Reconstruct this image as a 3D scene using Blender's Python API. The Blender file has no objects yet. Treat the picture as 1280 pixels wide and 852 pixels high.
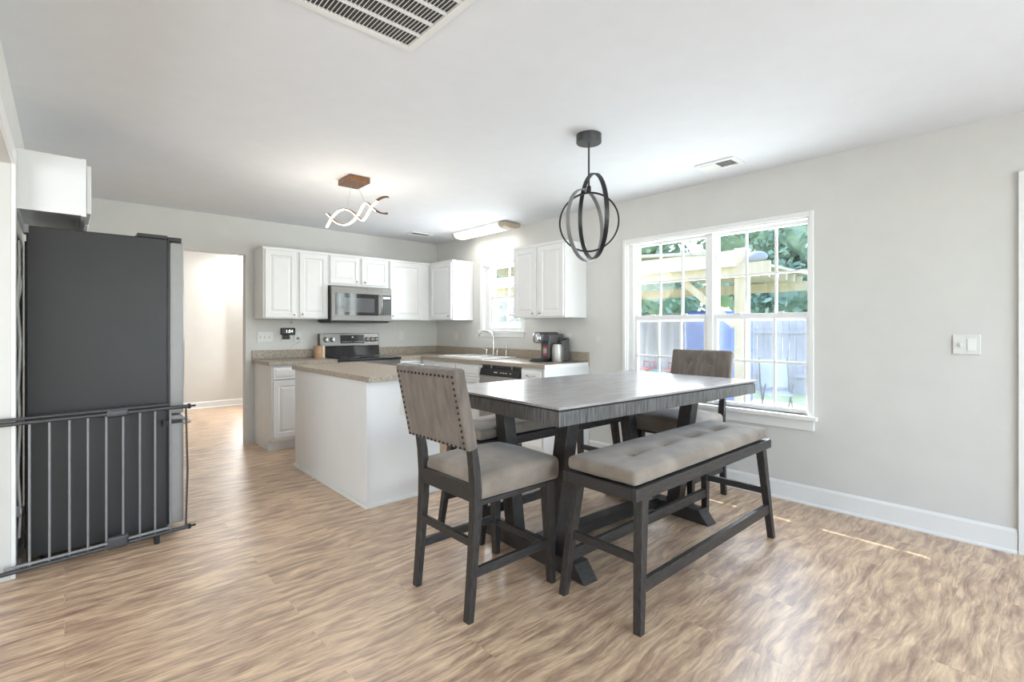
import bpy, bmesh, math, random
from mathutils import Vector, Matrix, noise
random.seed(7)
PI = math.pi
scene = bpy.context.scene
COL = scene.collection

# ------------------------------------------------------------------ camera, world, lights, exposure
YAW = 0.7363
cd = bpy.data.cameras.new('camera')
cd.sensor_width = 36.0
cd.lens = 616.8 / 1280 * 36
cd.shift_y = (411.4 - 426) / 1280
cd.clip_start = 0.03
cam = bpy.data.objects.new('camera', cd)
COL.objects.link(cam)
cam.location = (0, 0, 1.2546)
cam.rotation_euler = (PI / 2, 0, -YAW)
scene.camera = cam

scene.view_settings.view_transform = 'Standard'
scene.view_settings.look = 'None'
scene.view_settings.gamma = 1.0
scene.view_settings.use_curve_mapping = False
scene.view_settings.exposure = 1.25

world = bpy.data.worlds.new('daylight_sky')
scene.world = world
world.use_nodes = True
wn = world.node_tree
wn.nodes.clear()
sky = wn.nodes.new('ShaderNodeTexSky')
sky.sky_type = 'NISHITA'
sky.sun_disc = False
sky.sun_elevation = math.radians(42)
sky.sun_rotation = math.radians(30)
bg = wn.nodes.new('ShaderNodeBackground')
bg.inputs['Strength'].default_value = 0.5
wo = wn.nodes.new('ShaderNodeOutputWorld')
wn.links.new(sky.outputs[0], bg.inputs[0])
wn.links.new(bg.outputs[0], wo.inputs[0])


def sun_lamp(direction, strength):
    ld = bpy.data.lights.new('sun', 'SUN')
    ld.energy = strength
    ld.angle = math.radians(0.6)
    ld.color = (1.0, 0.95, 0.86)
    o = bpy.data.objects.new('sun', ld)
    COL.objects.link(o)
    o.rotation_euler = Vector(direction).to_track_quat('-Z', 'Y').to_euler()
    return o


def area(name, loc, rot, sx, sy, power, color=(1, 1, 1)):
    ld = bpy.data.lights.new(name, 'AREA')
    ld.shape = 'RECTANGLE'
    ld.size = sx
    ld.size_y = sy
    ld.energy = power
    ld.color = color
    o = bpy.data.objects.new(name, ld)
    COL.objects.link(o)
    o.location = loc
    o.rotation_euler = rot
    return o


sun_lamp((-0.40, -0.69, -0.67), 7.0)
# added fill behind the camera and in neighbouring rooms; daylight on the window wall
area('fill_rear', (1.95, -2.95, 1.35), (PI / 2, 0, 0), 3.2, 1.9, 31, (0.93, 0.97, 1.0))  # broad ambient fill, added behind the camera
area('fill_rear_upward', (1.6, -2.97, 1.0), (PI / 2 + 0.7, 0, 0.35), 3.2, 1.2, 31, (0.90, 0.96, 1.0))  # added fill tilted upward to brighten the ceiling
area('fill_left_room', (-2.6, 1.6, 1.2), (PI / 2 + 0.25, 0, -PI / 2 + 0.5), 2.4, 1.8, 48, (0.90, 0.96, 1.0))  # added fill shining in through the left opening
area('fill_hall', (2.6, 8.6, 1.4), (PI / 2, 0, PI / 2 + 0.9), 1.4, 1.8, 21, (0.97, 0.99, 1.0))  # added fill in the windowless hall, throws glare onto the floor
area('fill_hall_side', (2.9, 6.9, 1.4), (PI / 2, 0, PI / 2 - 0.75), 1.2, 1.8, 7, (0.97, 0.99, 1.0))  # second added fill, brightens the hall end wall
area('daylight_dining_window', (4.14, 1.95, 1.36), (PI / 2, 0, PI / 2), 1.5, 1.35, 23, (0.93, 0.97, 1.0))
area('daylight_kitchen_window', (4.14, 4.545, 1.65), (PI / 2, 0, PI / 2), 0.65, 0.75, 22, (0.93, 0.97, 1.0))


# ------------------------------------------------------------------ materials
MATS = {}


def mat(name, color, rough=0.5, metal=0.0, spec=0.5, var=0.0, scale=20.0, stretch=(1, 1, 1), bump=0.0,
        color2=None, emit=None, coat=0.0, sheen=0.0):
    if name in MATS:
        return MATS[name]
    m = bpy.data.materials.new(name)
    m.use_nodes = True
    nt = m.node_tree
    p = nt.nodes['Principled BSDF']
    p.inputs['Roughness'].default_value = rough
    p.inputs['Metallic'].default_value = metal
    p.inputs['Specular IOR Level'].default_value = spec
    p.inputs['Coat Weight'].default_value = coat
    if sheen:
        p.inputs['Sheen Weight'].default_value = sheen
    c1 = tuple(color) + (1,)
    if color2 is None:
        c2 = tuple(max(0, min(1, c * (1 - var))) for c in color) + (1,)
    else:
        c2 = tuple(color2) + (1,)
    tc = nt.nodes.new('ShaderNodeTexCoord')
    mp = nt.nodes.new('ShaderNodeMapping')
    mp.inputs['Scale'].default_value = stretch
    nz = nt.nodes.new('ShaderNodeTexNoise')
    nz.inputs['Scale'].default_value = scale
    nz.inputs['Detail'].default_value = 6
    rp = nt.nodes.new('ShaderNodeValToRGB')
    rp.color_ramp.elements[0].position = 0.35
    rp.color_ramp.elements[1].position = 0.65
    rp.color_ramp.elements[0].color = c2
    rp.color_ramp.elements[1].color = c1
    nt.links.new(tc.outputs['Object'], mp.inputs[0])
    nt.links.new(mp.outputs[0], nz.inputs['Vector'])
    nt.links.new(nz.outputs['Fac'], rp.inputs[0])
    nt.links.new(rp.outputs[0], p.inputs['Base Color'])
    if bump:
        b = nt.nodes.new('ShaderNodeBump')
        b.inputs['Strength'].default_value = bump
        b.inputs['Distance'].default_value = 0.004
        nt.links.new(nz.outputs['Fac'], b.inputs['Height'])
        nt.links.new(b.outputs[0], p.inputs['Normal'])
    if emit:
        p.inputs['Emission Color'].default_value = tuple(emit[:3]) + (1,)
        p.inputs['Emission Strength'].default_value = emit[3]
    MATS[name] = m
    return m


def floor_material():
    m = bpy.data.materials.new('wood_laminate_floor')
    m.use_nodes = True
    nt = m.node_tree
    L = nt.links.new
    p = nt.nodes['Principled BSDF']
    tc = nt.nodes.new('ShaderNodeTexCoord')
    # plank layout along X
    br = nt.nodes.new('ShaderNodeTexBrick')
    br.offset = 0.37
    br.inputs['Scale'].default_value = 1.0
    br.inputs['Brick Width'].default_value = 1.22
    br.inputs['Row Height'].default_value = 0.16
    br.inputs['Mortar Size'].default_value = 0.0012
    br.inputs['Color1'].default_value = (0.30, 0.30, 0.30, 1)
    br.inputs['Color2'].default_value = (0.70, 0.70, 0.70, 1)
    br.inputs['Mortar'].default_value = (0.1, 0.1, 0.1, 1)
    L(tc.outputs['Object'], br.inputs['Vector'])
    # warp
    mp0 = nt.nodes.new('ShaderNodeMapping')
    mp0.inputs['Scale'].default_value = (1.6, 5.0, 1)
    L(tc.outputs['Object'], mp0.inputs[0])
    wz = nt.nodes.new('ShaderNodeTexNoise')
    wz.inputs['Scale'].default_value = 1.0
    wz.inputs['Detail'].default_value = 3
    L(mp0.outputs[0], wz.inputs['Vector'])
    sub = nt.nodes.new('ShaderNodeVectorMath')
    sub.operation = 'MULTIPLY_ADD'
    sub.inputs[1].default_value = (0.20, 0.16, 0)
    L(wz.outputs['Color'], sub.inputs[0])
    add2 = nt.nodes.new('ShaderNodeVectorMath')
    add2.operation = 'MULTIPLY_ADD'
    add2.inputs[1].default_value = (0.0, 0.6, 0)
    L(br.outputs['Color'], add2.inputs[0])
    L(tc.outputs['Object'], add2.inputs[2])
    L(add2.outputs[0], sub.inputs[2])
    # broad colour streaks and fine grain
    mp1 = nt.nodes.new('ShaderNodeMapping')
    mp1.inputs['Scale'].default_value = (3.0, 17.0, 1)
    L(sub.outputs[0], mp1.inputs[0])
    n1 = nt.nodes.new('ShaderNodeTexNoise')
    n1.inputs['Scale'].default_value = 1.3
    n1.inputs['Detail'].default_value = 8
    n1.inputs['Roughness'].default_value = 0.62
    L(mp1.outputs[0], n1.inputs['Vector'])
    mp2 = nt.nodes.new('ShaderNodeMapping')
    mp2.inputs['Scale'].default_value = (5.0, 60.0, 1)
    L(sub.outputs[0], mp2.inputs[0])
    n2 = nt.nodes.new('ShaderNodeTexNoise')
    n2.inputs['Scale'].default_value = 1.5
    n2.inputs['Detail'].default_value = 5
    L(mp2.outputs[0], n2.inputs['Vector'])
    r1 = nt.nodes.new('ShaderNodeValToRGB')
    cr = r1.color_ramp
    cr.elements[0].position = 0.30
    cr.elements[0].color = (0.30, 0.19, 0.135, 1)
    cr.elements[1].position = 0.72
    cr.elements[1].color = (0.83, 0.64, 0.43, 1)
    e = cr.elements.new(0.44)
    e.color = (0.48, 0.325, 0.225, 1)
    e = cr.elements.new(0.56)
    e.color = (0.68, 0.495, 0.33, 1)
    L(n1.outputs['Fac'], r1.inputs[0])
    r2 = nt.nodes.new('ShaderNodeValToRGB')
    r2.color_ramp.elements[0].position = 0.3
    r2.color_ramp.elements[0].color = (0.80, 0.78, 0.765, 1)
    r2.color_ramp.elements[1].position = 0.65
    r2.color_ramp.elements[1].color = (1.12, 1.12, 1.12, 1)
    L(n2.outputs['Fac'], r2.inputs[0])
    mx = nt.nodes.new('ShaderNodeMix')
    mx.data_type = 'RGBA'
    mx.blend_type = 'MULTIPLY'
    mx.inputs[0].default_value = 1.0
    L(r1.outputs[0], mx.inputs[6])
    L(r2.outputs[0], mx.inputs[7])
    L(mx.outputs[2], p.inputs['Base Color'])
    p.inputs['Roughness'].default_value = 0.36
    p.inputs['Specular IOR Level'].default_value = 0.85
    bp = nt.nodes.new('ShaderNodeBump')
    bp.inputs['Strength'].default_value = 0.12
    bp.inputs['Distance'].default_value = 0.003
    L(n2.outputs['Fac'], bp.inputs['Height'])
    L(bp.outputs[0], p.inputs['Normal'])
    return m


def laminate_material():
    m = bpy.data.materials.new('speckled_laminate')
    m.use_nodes = True
    nt = m.node_tree
    L = nt.links.new
    p = nt.nodes['Principled BSDF']
    tc = nt.nodes.new('ShaderNodeTexCoord')
    n = nt.nodes.new('ShaderNodeTexNoise')
    n.inputs['Scale'].default_value = 130
    n.inputs['Detail'].default_value = 3
    L(tc.outputs['Object'], n.inputs['Vector'])
    r = nt.nodes.new('ShaderNodeValToRGB')
    r.color_ramp.elements[0].position = 0.36
    r.color_ramp.elements[0].color = (0.19, 0.155, 0.115, 1)
    r.color_ramp.elements[1].position = 0.62
    r.color_ramp.elements[1].color = (0.50, 0.43, 0.345, 1)
    L(n.outputs['Fac'], r.inputs[0])
    L(r.outputs[0], p.inputs['Base Color'])
    p.inputs['Roughness'].default_value = 0.38
    return m


def glass_material(name, tint=(1, 1, 1), refl=0.08):
    m = bpy.data.materials.new(name)
    m.use_nodes = True
    nt = m.node_tree
    nt.nodes.clear()
    L = nt.links.new
    out = nt.nodes.new('ShaderNodeOutputMaterial')
    mix = nt.nodes.new('ShaderNodeMixShader')
    tr = nt.nodes.new('ShaderNodeBsdfTransparent')
    tr.inputs[0].default_value = tuple(tint) + (1,)
    gl = nt.nodes.new('ShaderNodeBsdfGlossy')
    gl.inputs['Roughness'].default_value = 0.02
    lw = nt.nodes.new('ShaderNodeLayerWeight')
    lw.inputs['Blend'].default_value = 0.5
    pw = nt.nodes.new('ShaderNodeMath')
    pw.operation = 'POWER'
    pw.inputs[1].default_value = 4.0
    L(lw.outputs['Facing'], pw.inputs[0])
    ma = nt.nodes.new('ShaderNodeMath')
    ma.operation = 'MULTIPLY_ADD'
    ma.inputs[1].default_value = 0.6
    ma.inputs[2].default_value = 0.03
    L(pw.outputs[0], ma.inputs[0])
    L(ma.outputs[0], mix.inputs[0])
    L(tr.outputs[0], mix.inputs[1])
    L(gl.outputs[0], mix.inputs[2])
    L(mix.outputs[0], out.inputs[0])
    return m


def emission_mat(name, color, strength):
    return mat(name, color, rough=0.4, emit=(*color, strength))


FLOOR = floor_material()
LAM = laminate_material()
def screen_material():
    m = bpy.data.materials.new('hazy_insect_screen')
    m.use_nodes = True
    nt = m.node_tree
    nt.nodes.clear()
    out = nt.nodes.new('ShaderNodeOutputMaterial')
    mix = nt.nodes.new('ShaderNodeMixShader')
    mix.inputs[0].default_value = 0.11
    tr = nt.nodes.new('ShaderNodeBsdfTransparent')
    df = nt.nodes.new('ShaderNodeBsdfDiffuse')
    df.inputs[0].default_value = (0.72, 0.72, 0.78, 1)  # haze over the garden view is put into this pale lilac
    nt.links.new(tr.outputs[0], mix.inputs[1])
    nt.links.new(df.outputs[0], mix.inputs[2])
    nt.links.new(mix.outputs[0], out.inputs[0])
    return m


SCREEN = screen_material()
GLASS = glass_material('window_glass', (0.97, 0.985, 1.0))
WALL = mat('wall_paint', (0.665, 0.655, 0.62), 0.85, var=0.03, scale=6, bump=0.05)
CEIL = mat('ceiling_paint', (0.77, 0.785, 0.81), 0.9, var=0.02, scale=8, bump=0.05)
TRIM = mat('white_trim_paint', (0.82, 0.82, 0.80), 0.35, var=0.02, scale=5)
CAB = mat('white_cabinet_paint', (0.80, 0.80, 0.79), 0.38, var=0.02, scale=6)
VINYL = mat('white_vinyl', (0.84, 0.84, 0.83), 0.3, var=0.01, scale=6)
PLATE = mat('white_plastic', (0.72, 0.72, 0.69), 0.3, var=0.01, scale=30)
DARKW = mat('charcoal_wood', (0.048, 0.043, 0.041), 0.42, color2=(0.015, 0.0135, 0.013), scale=7, stretch=(3, 30, 30), bump=0.5)
DARKZ = mat('charcoal_wood_upright', (0.045, 0.040, 0.038), 0.42, color2=(0.015, 0.0135, 0.013), scale=7, stretch=(25, 25, 3), bump=0.5)
APRON = mat('charcoal_rough_sawn_wood', (0.16, 0.155, 0.15), 0.42, color2=(0.045, 0.043, 0.042), scale=8, stretch=(16, 16, 1.2), bump=0.9)
TOPW = mat('glare_pale_table_top', (0.38, 0.36, 0.355), 0.25, color2=(0.29, 0.272, 0.268), scale=5, stretch=(1.2, 14, 1), bump=0.08)  # glare on the charcoal top is mixed into this paler colour
GROOVE = mat('dark_groove', (0.012, 0.012, 0.013), 0.6, var=0.2)
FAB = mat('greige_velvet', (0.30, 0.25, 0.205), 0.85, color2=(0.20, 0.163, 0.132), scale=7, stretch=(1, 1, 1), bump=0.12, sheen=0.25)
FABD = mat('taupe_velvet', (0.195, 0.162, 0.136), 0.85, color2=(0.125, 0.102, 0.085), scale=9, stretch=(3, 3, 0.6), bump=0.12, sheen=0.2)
NAIL = mat('dark_bronze_nailhead', (0.045, 0.038, 0.032), 0.3, metal=0.8)
BLACK = mat('black_metal', (0.012, 0.012, 0.013), 0.4, metal=0.2, var=0.1)
DGREY = mat('dark_grey_metal', (0.07, 0.07, 0.072), 0.42, metal=0.3, var=0.1)
SOFTGREY = mat('grey_enamel', (0.25, 0.25, 0.255), 0.45, metal=0.2, var=0.1)
FRSIDE = mat('fridge_side_charcoal', (0.036, 0.0355, 0.035), 0.42, spec=0.3, var=0.12, scale=3, bump=0.02)
STEEL = mat('stainless_steel', (0.50, 0.49, 0.47), 0.42, metal=0.75, color2=(0.45, 0.44, 0.42), scale=6, stretch=(1, 1, 60))
STEELH = mat('brushed_slate_steel', (0.235, 0.222, 0.208), 0.36, metal=0.85, color2=(0.20, 0.188, 0.178), scale=6, stretch=(1, 1, 60))
CHROME = mat('polished_nickel', (0.62, 0.60, 0.57), 0.18, metal=1.0, var=0.05)
FRDOOR = mat('fridge_door_grey', (0.30, 0.295, 0.285), 0.5, metal=0.2, var=0.05)
BGLASS = mat('black_glass', (0.010, 0.010, 0.012), 0.06, spec=0.6, var=0.1)
COPPER = mat('brushed_copper_bronze', (0.30, 0.155, 0.085), 0.35, metal=0.85, var=0.25, scale=30)
BRONZE = mat('dark_bronze', (0.10, 0.075, 0.06), 0.35, metal=0.8, var=0.2)
CERAMIC = mat('white_ceramic', (0.85, 0.85, 0.84), 0.15, var=0.01)
LIGHTWOOD = mat('light_wood', (0.52, 0.33, 0.20), 0.5, color2=(0.40, 0.24, 0.14), scale=12, stretch=(1, 1, 6))
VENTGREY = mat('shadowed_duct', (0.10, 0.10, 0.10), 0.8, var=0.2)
CORD = mat('grey_white_cord', (0.50, 0.49, 0.47), 0.5, var=0.1)


# ------------------------------------------------------------------ mesh helpers
class MB:
    def __init__(s):
        s.v = []
        s.f = []
        s.sm = []

    def add(s, verts, faces, smooth=False):
        n = len(s.v)
        s.v += [tuple(v) for v in verts]
        for f in faces:
            s.f.append([i + n for i in f])
            s.sm.append(smooth)
        return s

    def box(s, x0, x1, y0, y1, z0, z1):
        x0, x1 = sorted((x0, x1)); y0, y1 = sorted((y0, y1)); z0, z1 = sorted((z0, z1))
        v = [(x0, y0, z0), (x1, y0, z0), (x1, y1, z0), (x0, y1, z0), (x0, y0, z1), (x1, y0, z1), (x1, y1, z1), (x0, y1, z1)]
        return s.prism8(v)

    def prism8(s, v):
        return s.add(v, [(3, 2, 1, 0), (4, 5, 6, 7), (0, 1, 5, 4), (1, 2, 6, 5), (2, 3, 7, 6), (3, 0, 4, 7)])

    def beam(s, p0, p1, w0, d0, w1=None, d1=None, side=(1, 0, 0)):
        """square bar from p0 to p1: w along `side`, d along the remaining axis; ends cut square to z when upright"""
        w1 = w0 if w1 is None else w1
        d1 = d0 if d1 is None else d1
        p0 = Vector(p0); p1 = Vector(p1); a = Vector(side).normalized()
        ax = (p1 - p0).normalized()
        if abs(ax.z) > 0.7:
            b = Vector((0, 0, 1)).cross(a).normalized()
        else:
            b = ax.cross(a).normalized()
        v = []
        for p, w, d in ((p0, w0, d0), (p1, w1, d1)):
            for sa, sb in ((-1, -1), (1, -1), (1, 1), (-1, 1)):
                v.append(p + a * (sa * w / 2) + b * (sb * d / 2))
        return s.prism8(v)

    def sweep(s, pts, sec, side=(0, 1, 0)):
        """sections (w along side, d across) at each point, section planes kept horizontal"""
        a = Vector(side).normalized()
        b = Vector((0, 0, 1)).cross(a).normalized()
        n = len(pts)
        v = []
        for p, (w, d) in zip(pts, sec):
            p = Vector(p)
            for sa, sb in ((-1, -1), (1, -1), (1, 1), (-1, 1)):
                v.append(p + a * (sa * w / 2) + b * (sb * d / 2))
        f = []
        for i in range(n - 1):
            for k in range(4):
                f.append((i * 4 + k, i * 4 + (k + 1) % 4, i * 4 + 4 + (k + 1) % 4, i * 4 + 4 + k))
        f.append((3, 2, 1, 0))
        f.append(tuple((n - 1) * 4 + k for k in range(4)))
        return s.add(v, f)

    def tube(s, pts, r, seg=10, closed=False, r2=None):
        P = [Vector(p) for p in pts]
        n = len(P)
        v = []
        up = Vector((0, 0, 1))
        for i, p in enumerate(P):
            if closed:
                t = (P[(i + 1) % n] - P[i - 1]).normalized()
            else:
                t = (P[min(i + 1, n - 1)] - P[max(i - 1, 0)]).normalized()
            ref = up if abs(t.dot(up)) < 0.95 else Vector((1, 0, 0))
            a = t.cross(ref).normalized()
            b = t.cross(a).normalized()
            rr = r if r2 is None else r + (r2 - r) * i / (n - 1)
            for k in range(seg):
                q = 2 * PI * k / seg
                v.append(p + a * (rr * math.cos(q)) + b * (rr * math.sin(q)))
        f = []
        m = n if closed else n - 1
        for i in range(m):
            j = (i + 1) % n
            for k in range(seg):
                f.append((i * seg + k, i * seg + (k + 1) % seg, j * seg + (k + 1) % seg, j * seg + k))
        s.add(v, f, True)
        if not closed:
            s.add([v[k] for k in range(seg)], [tuple(range(seg))])
            s.add([v[(n - 1) * seg + k] for k in range(seg)], [tuple(reversed(range(seg)))])
        return s

    def lathe(s, prof, c=(0, 0, 0), axis=(0, 0, 1), seg=24, cap=True):
        c = Vector(c)
        q = Vector((0, 0, 1)).rotation_difference(Vector(axis).normalized())
        v = []
        for r, z in prof:
            for k in range(seg):
                t = 2 * PI * k / seg
                v.append(c + q @ Vector((r * math.cos(t), r * math.sin(t), z)))
        f = []
        for i in range(len(prof) - 1):
            for k in range(seg):
                f.append((i * seg + k, i * seg + (k + 1) % seg, (i + 1) * seg + (k + 1) % seg, (i + 1) * seg + k))
        s.add(v, f, True)
        if cap:
            if prof[0][0] > 1e-5:
                s.add(v[:seg], [tuple(reversed(range(seg)))])
            if prof[-1][0] > 1e-5:
                s.add(v[-seg:], [tuple(range(seg))])
        return s

    def band(s, c, r, width, thick, normal, seg=72):
        """flat hoop: ring of rectangular section, `width` along the normal"""
        q = Vector((0, 0, 1)).rotation_difference(Vector(normal).normalized())
        c = Vector(c)
        v = []
        for k in range(seg):
            t = 2 * PI * k / seg
            for rr, z in ((r, -width / 2), (r, width / 2), (r - thick, width / 2), (r - thick, -width / 2)):
                v.append(c + q @ Vector((rr * math.cos(t), rr * math.sin(t), z)))
        f = []
        for k in range(seg):
            j = (k + 1) % seg
            for m in range(4):
                f.append((k * 4 + m, j * 4 + m, j * 4 + (m + 1) % 4, k * 4 + (m + 1) % 4))
        return s.add(v, f, False)

    def sphere(s, c, r, seg=8, rings=5, sq=(1, 1, 1)):
        v = []
        for i in range(1, rings):
            ph = PI * i / rings
            for k in range(seg):
                t = 2 * PI * k / seg
                v.append((c[0] + r * sq[0] * math.sin(ph) * math.cos(t), c[1] + r * sq[1] * math.sin(ph) * math.sin(t), c[2] + r * sq[2] * math.cos(ph)))
        v.append((c[0], c[1], c[2] + r * sq[2]))
        v.append((c[0], c[1], c[2] - r * sq[2]))
        T = len(v) - 2
        f = []
        for i in range(rings - 2):
            for k in range(seg):
                f.append((i * seg + k, (i + 1) * seg + k, (i + 1) * seg + (k + 1) % seg, i * seg + (k + 1) % seg))
        for k in range(seg):
            f.append((T, k, (k + 1) % seg))
            b = (rings - 2) * seg
            f.append((T + 1, b + (k + 1) % seg, b + k))
        return s.add(v, f, True)

    def cushion(s, x0, x1, y0, y1, z0, z1, r=0.03, n=18, fn=None):
        """rounded box; fn(u, v, w, point) -> point may dome or tuft it (u, v, w in -1..1)"""
        hx, hy, hz = (x1 - x0) / 2, (y1 - y0) / 2, (z1 - z0) / 2
        c = Vector(((x0 + x1) / 2, (y0 + y1) / 2, (z0 + z1) / 2))
        r = min(r, hx * 0.98, hy * 0.98, hz * 0.98)

        def pos(p):
            q = Vector((p[0] * hx, p[1] * hy, p[2] * hz))
            inner = Vector((max(-hx + r, min(hx - r, q.x)), max(-hy + r, min(hy - r, q.y)), max(-hz + r, min(hz - r, q.z))))
            e = q - inner
            if e.length > 1e-9:
                q = inner + e.normalized() * r
            q = q + c
            return fn(p[0], p[1], p[2], q) if fn else q

        def ticks(h):
            k = r / h
            a = [-1, -1 + k * 0.3, -1 + k * 0.65]
            m = [-1 + k + (2 - 2 * k) * i / n for i in range(n + 1)]
            return a + m + [1 - k * 0.65, 1 - k * 0.3, 1]
        tx, ty, tz = ticks(hx), ticks(hy), ticks(hz)
        for axis in range(3):
            A, B = [(ty, tz), (tz, tx), (tx, ty)][axis]
            for sg in (-1, 1):
                v = []
                for a in A:
                    for b in B:
                        p = [0, 0, 0]
                        p[axis] = sg
                        p[(axis + 1) % 3] = a
                        p[(axis + 2) % 3] = b
                        v.append(pos(p))
                nb = len(B)
                f = []
                for i in range(len(A) - 1):
                    for j in range(nb - 1):
                        q = (i * nb + j, (i + 1) * nb + j, (i + 1) * nb + j + 1, i * nb + j + 1)
                        f.append(q if sg > 0 else tuple(reversed(q)))
                s.add(v, f, True)
        return s

    def panel_door(s, x0, x1, z0, z1, yf, t=0.019, frame=0.052, flip=1):
        """raised-panel door in the XZ plane, front at yf facing -Y (flip=1)"""
        rings = [(0, t), (0, 0.003), (0.003, 0), (frame, 0), (frame + 0.006, 0.008), (frame + 0.012, 0.008), (frame + 0.034, 0.0015)]
        rings = [q for q in rings if (x1 - x0) - 2 * q[0] > 0.02 and (z1 - z0) - 2 * q[0] > 0.02]
        v = []
        for i, d in rings:
            y = yf + d
            v += [(x0 + i, y, z0 + i), (x1 - i, y, z0 + i), (x1 - i, y, z1 - i), (x0 + i, y, z1 - i)]
        f = []
        for k in range(len(rings) - 1):
            for m in range(4):
                f.append((k * 4 + m, k * 4 + (m + 1) % 4, k * 4 + 4 + (m + 1) % 4, k * 4 + 4 + m))
        f.append(tuple((len(rings) - 1) * 4 + m for m in range(4)))
        f.append((3, 2, 1, 0))
        return s.add(v, f)

    def xform(s, M):
        s.v = [tuple(M @ Vector(p)) for p in s.v]
        return s

    def build(s, name, material, parent=None, world=False, bevel=0, weld=False):
        me = bpy.data.meshes.new(name)
        vs = s.v
        if world and parent is not None:
            r = parent
            while r.parent is not None:
                r = r.parent
            L = r.location
            vs = [(p[0] - L.x, p[1] - L.y, p[2] - L.z) for p in vs]
        me.from_pydata(vs, [], s.f)
        me.polygons.foreach_set('use_smooth', s.sm)
        me.update()
        if weld or bevel:
            bm = bmesh.new()
            bm.from_mesh(me)
            if weld:
                bmesh.ops.remove_doubles(bm, verts=bm.verts, dist=0.0002)
            bmesh.ops.recalc_face_normals(bm, faces=bm.faces)
            bm.to_mesh(me)
            bm.free()
        me.materials.append(material)
        o = bpy.data.objects.new(name, me)
        COL.objects.link(o)
        if parent is not None:
            o.parent = parent
        if bevel:
            b = o.modifiers.new('bevel', 'BEVEL')
            b.width = bevel
            b.segments = 2
            b.limit_method = 'ANGLE'
            b.angle_limit = math.radians(40)
        return o


def thing(name, label, cat, loc=(0, 0, 0), rz=0, group=None):
    o = bpy.data.objects.new(name, None)
    o.empty_display_size = 0.1
    COL.objects.link(o)
    o.location = loc
    o.rotation_euler = (0, 0, rz)
    o['label'] = label
    o['category'] = cat
    if group:
        o['group'] = group
    return o


def tag(o, label, cat, group=None, kind=None):
    o['label'] = label
    o['category'] = cat
    if group:
        o['group'] = group
    if kind:
        o['kind'] = kind
    return o


def struct(o):
    o['kind'] = 'structure'
    return o


def sempty(name, loc=(0, 0, 0)):
    o = bpy.data.objects.new(name, None)
    COL.objects.link(o)
    o.location = loc
    o['kind'] = 'structure'
    return o


def copy_tree(o, parent=None):
    c = o.copy()
    COL.objects.link(c)
    if parent is not None:
        c.parent = parent
    for ch in list(o.children):
        copy_tree(ch, c)
    return c


def text_mesh(body, size, name, material, parent, M, depth=0.0006):
    cu = bpy.data.curves.new(name, 'FONT')
    cu.body = body
    cu.size = size
    cu.align_x = 'CENTER'
    cu.align_y = 'CENTER'
    cu.extrude = depth
    tmp = bpy.data.objects.new(name + '_tmp', cu)
    COL.objects.link(tmp)
    dg = bpy.context.evaluated_depsgraph_get()
    me = bpy.data.meshes.new_from_object(tmp.evaluated_get(dg))
    bpy.data.objects.remove(tmp)
    me.name = name
    me.transform(M)
    me.materials.clear()
    me.materials.append(material)
    o = bpy.data.objects.new(name, me)
    COL.objects.link(o)
    o.parent = parent
    return o


# ------------------------------------------------------------------ the setting
XR, YB, ZC, XL = 3.953, 5.97, 2.47, -0.20
YR = -2.8        # wall behind the camera
WT = 0.13


def wall_along_y(name, xa, xb, ya, yb, holes, material=WALL):
    """wall slab between xa..xb; holes = (y0, y1, z0, z1)"""
    ys = sorted({ya, yb} | {h[0] for h in holes} | {h[1] for h in holes})
    zs = sorted({0.0, ZC} | {h[2] for h in holes} | {h[3] for h in holes})
    m = MB()
    for i in range(len(ys) - 1):
        for j in range(len(zs) - 1):
            cy, cz = (ys[i] + ys[i + 1]) / 2, (zs[j] + zs[j + 1]) / 2
            if any(h[0] < cy < h[1] and h[2] < cz < h[3] for h in holes):
                continue
            m.box(xa, xb, ys[i], ys[i + 1], zs[j], zs[j + 1])
    return struct(m.build(name, material))


def wall_along_x(name, ya, yb, xa, xb, holes, material=WALL):
    xs = sorted({xa, xb} | {h[0] for h in holes} | {h[1] for h in holes})
    zs = sorted({0.0, ZC} | {h[2] for h in holes} | {h[3] for h in holes})
    m = MB()
    for i in range(len(xs) - 1):
        for j in range(len(zs) - 1):
            cx, cz = (xs[i] + xs[i + 1]) / 2, (zs[j] + zs[j + 1]) / 2
            if any(h[0] < cx < h[1] and h[2] < cz < h[3] for h in holes):
                continue
            m.box(xs[i], xs[i + 1], ya, yb, zs[j], zs[j + 1])
    return struct(m.build(name, material))


struct(MB().box(-3.0, XR + WT, YR - WT, 9.25, -0.05, 0.0).build('floor', FLOOR))
struct(MB().box(-3.0, XR + WT, YR - WT, 9.25, ZC, ZC + 0.05).build('ceiling', CEIL))
DW = (1.19, 2.745, 0.635, 2.065)      # dining window hole
KW = (4.19, 4.90, 1.245, 2.055)       # kitchen window hole
wall_along_y('wall_right', XR, XR + WT, YR, 9.2, [DW, KW, (-0.82, 0.055, 0.0, 2.045)])
OPX = (0.50, 1.469, 0.0, 2.07)
wall_along_x('wall_back', YB, YB + 0.115, XL - 0.115, XR, [OPX])
OPL = (1.2, 3.52, 0.0, 2.085)
wall_along_y('wall_left', XL - 0.115, XL, YR, YB, [OPL])
wall_along_x('wall_front', YR - WT, YR, -3.0, XR, [(0.3, 3.6, 0.35, 2.35)])
# neighbouring rooms seen through the openings
wall_along_x('wall_hall_end', 9.1, 9.2, -3.0, XR, [])
wall_along_y('wall_hall_left', -0.42, -0.315, YB + 0.115, 9.1, [])
wall_along_y('wall_side_room', -3.0, -2.9, YR, YB, [])
wall_along_x('wall_side_room_end', YB + 0.0, YB + 0.115, -2.9, XL - 0.115, [])
wall_along_x('wall_side_room_front', YR, YR + 0.1, -2.9, XL - 0.115, [])


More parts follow.
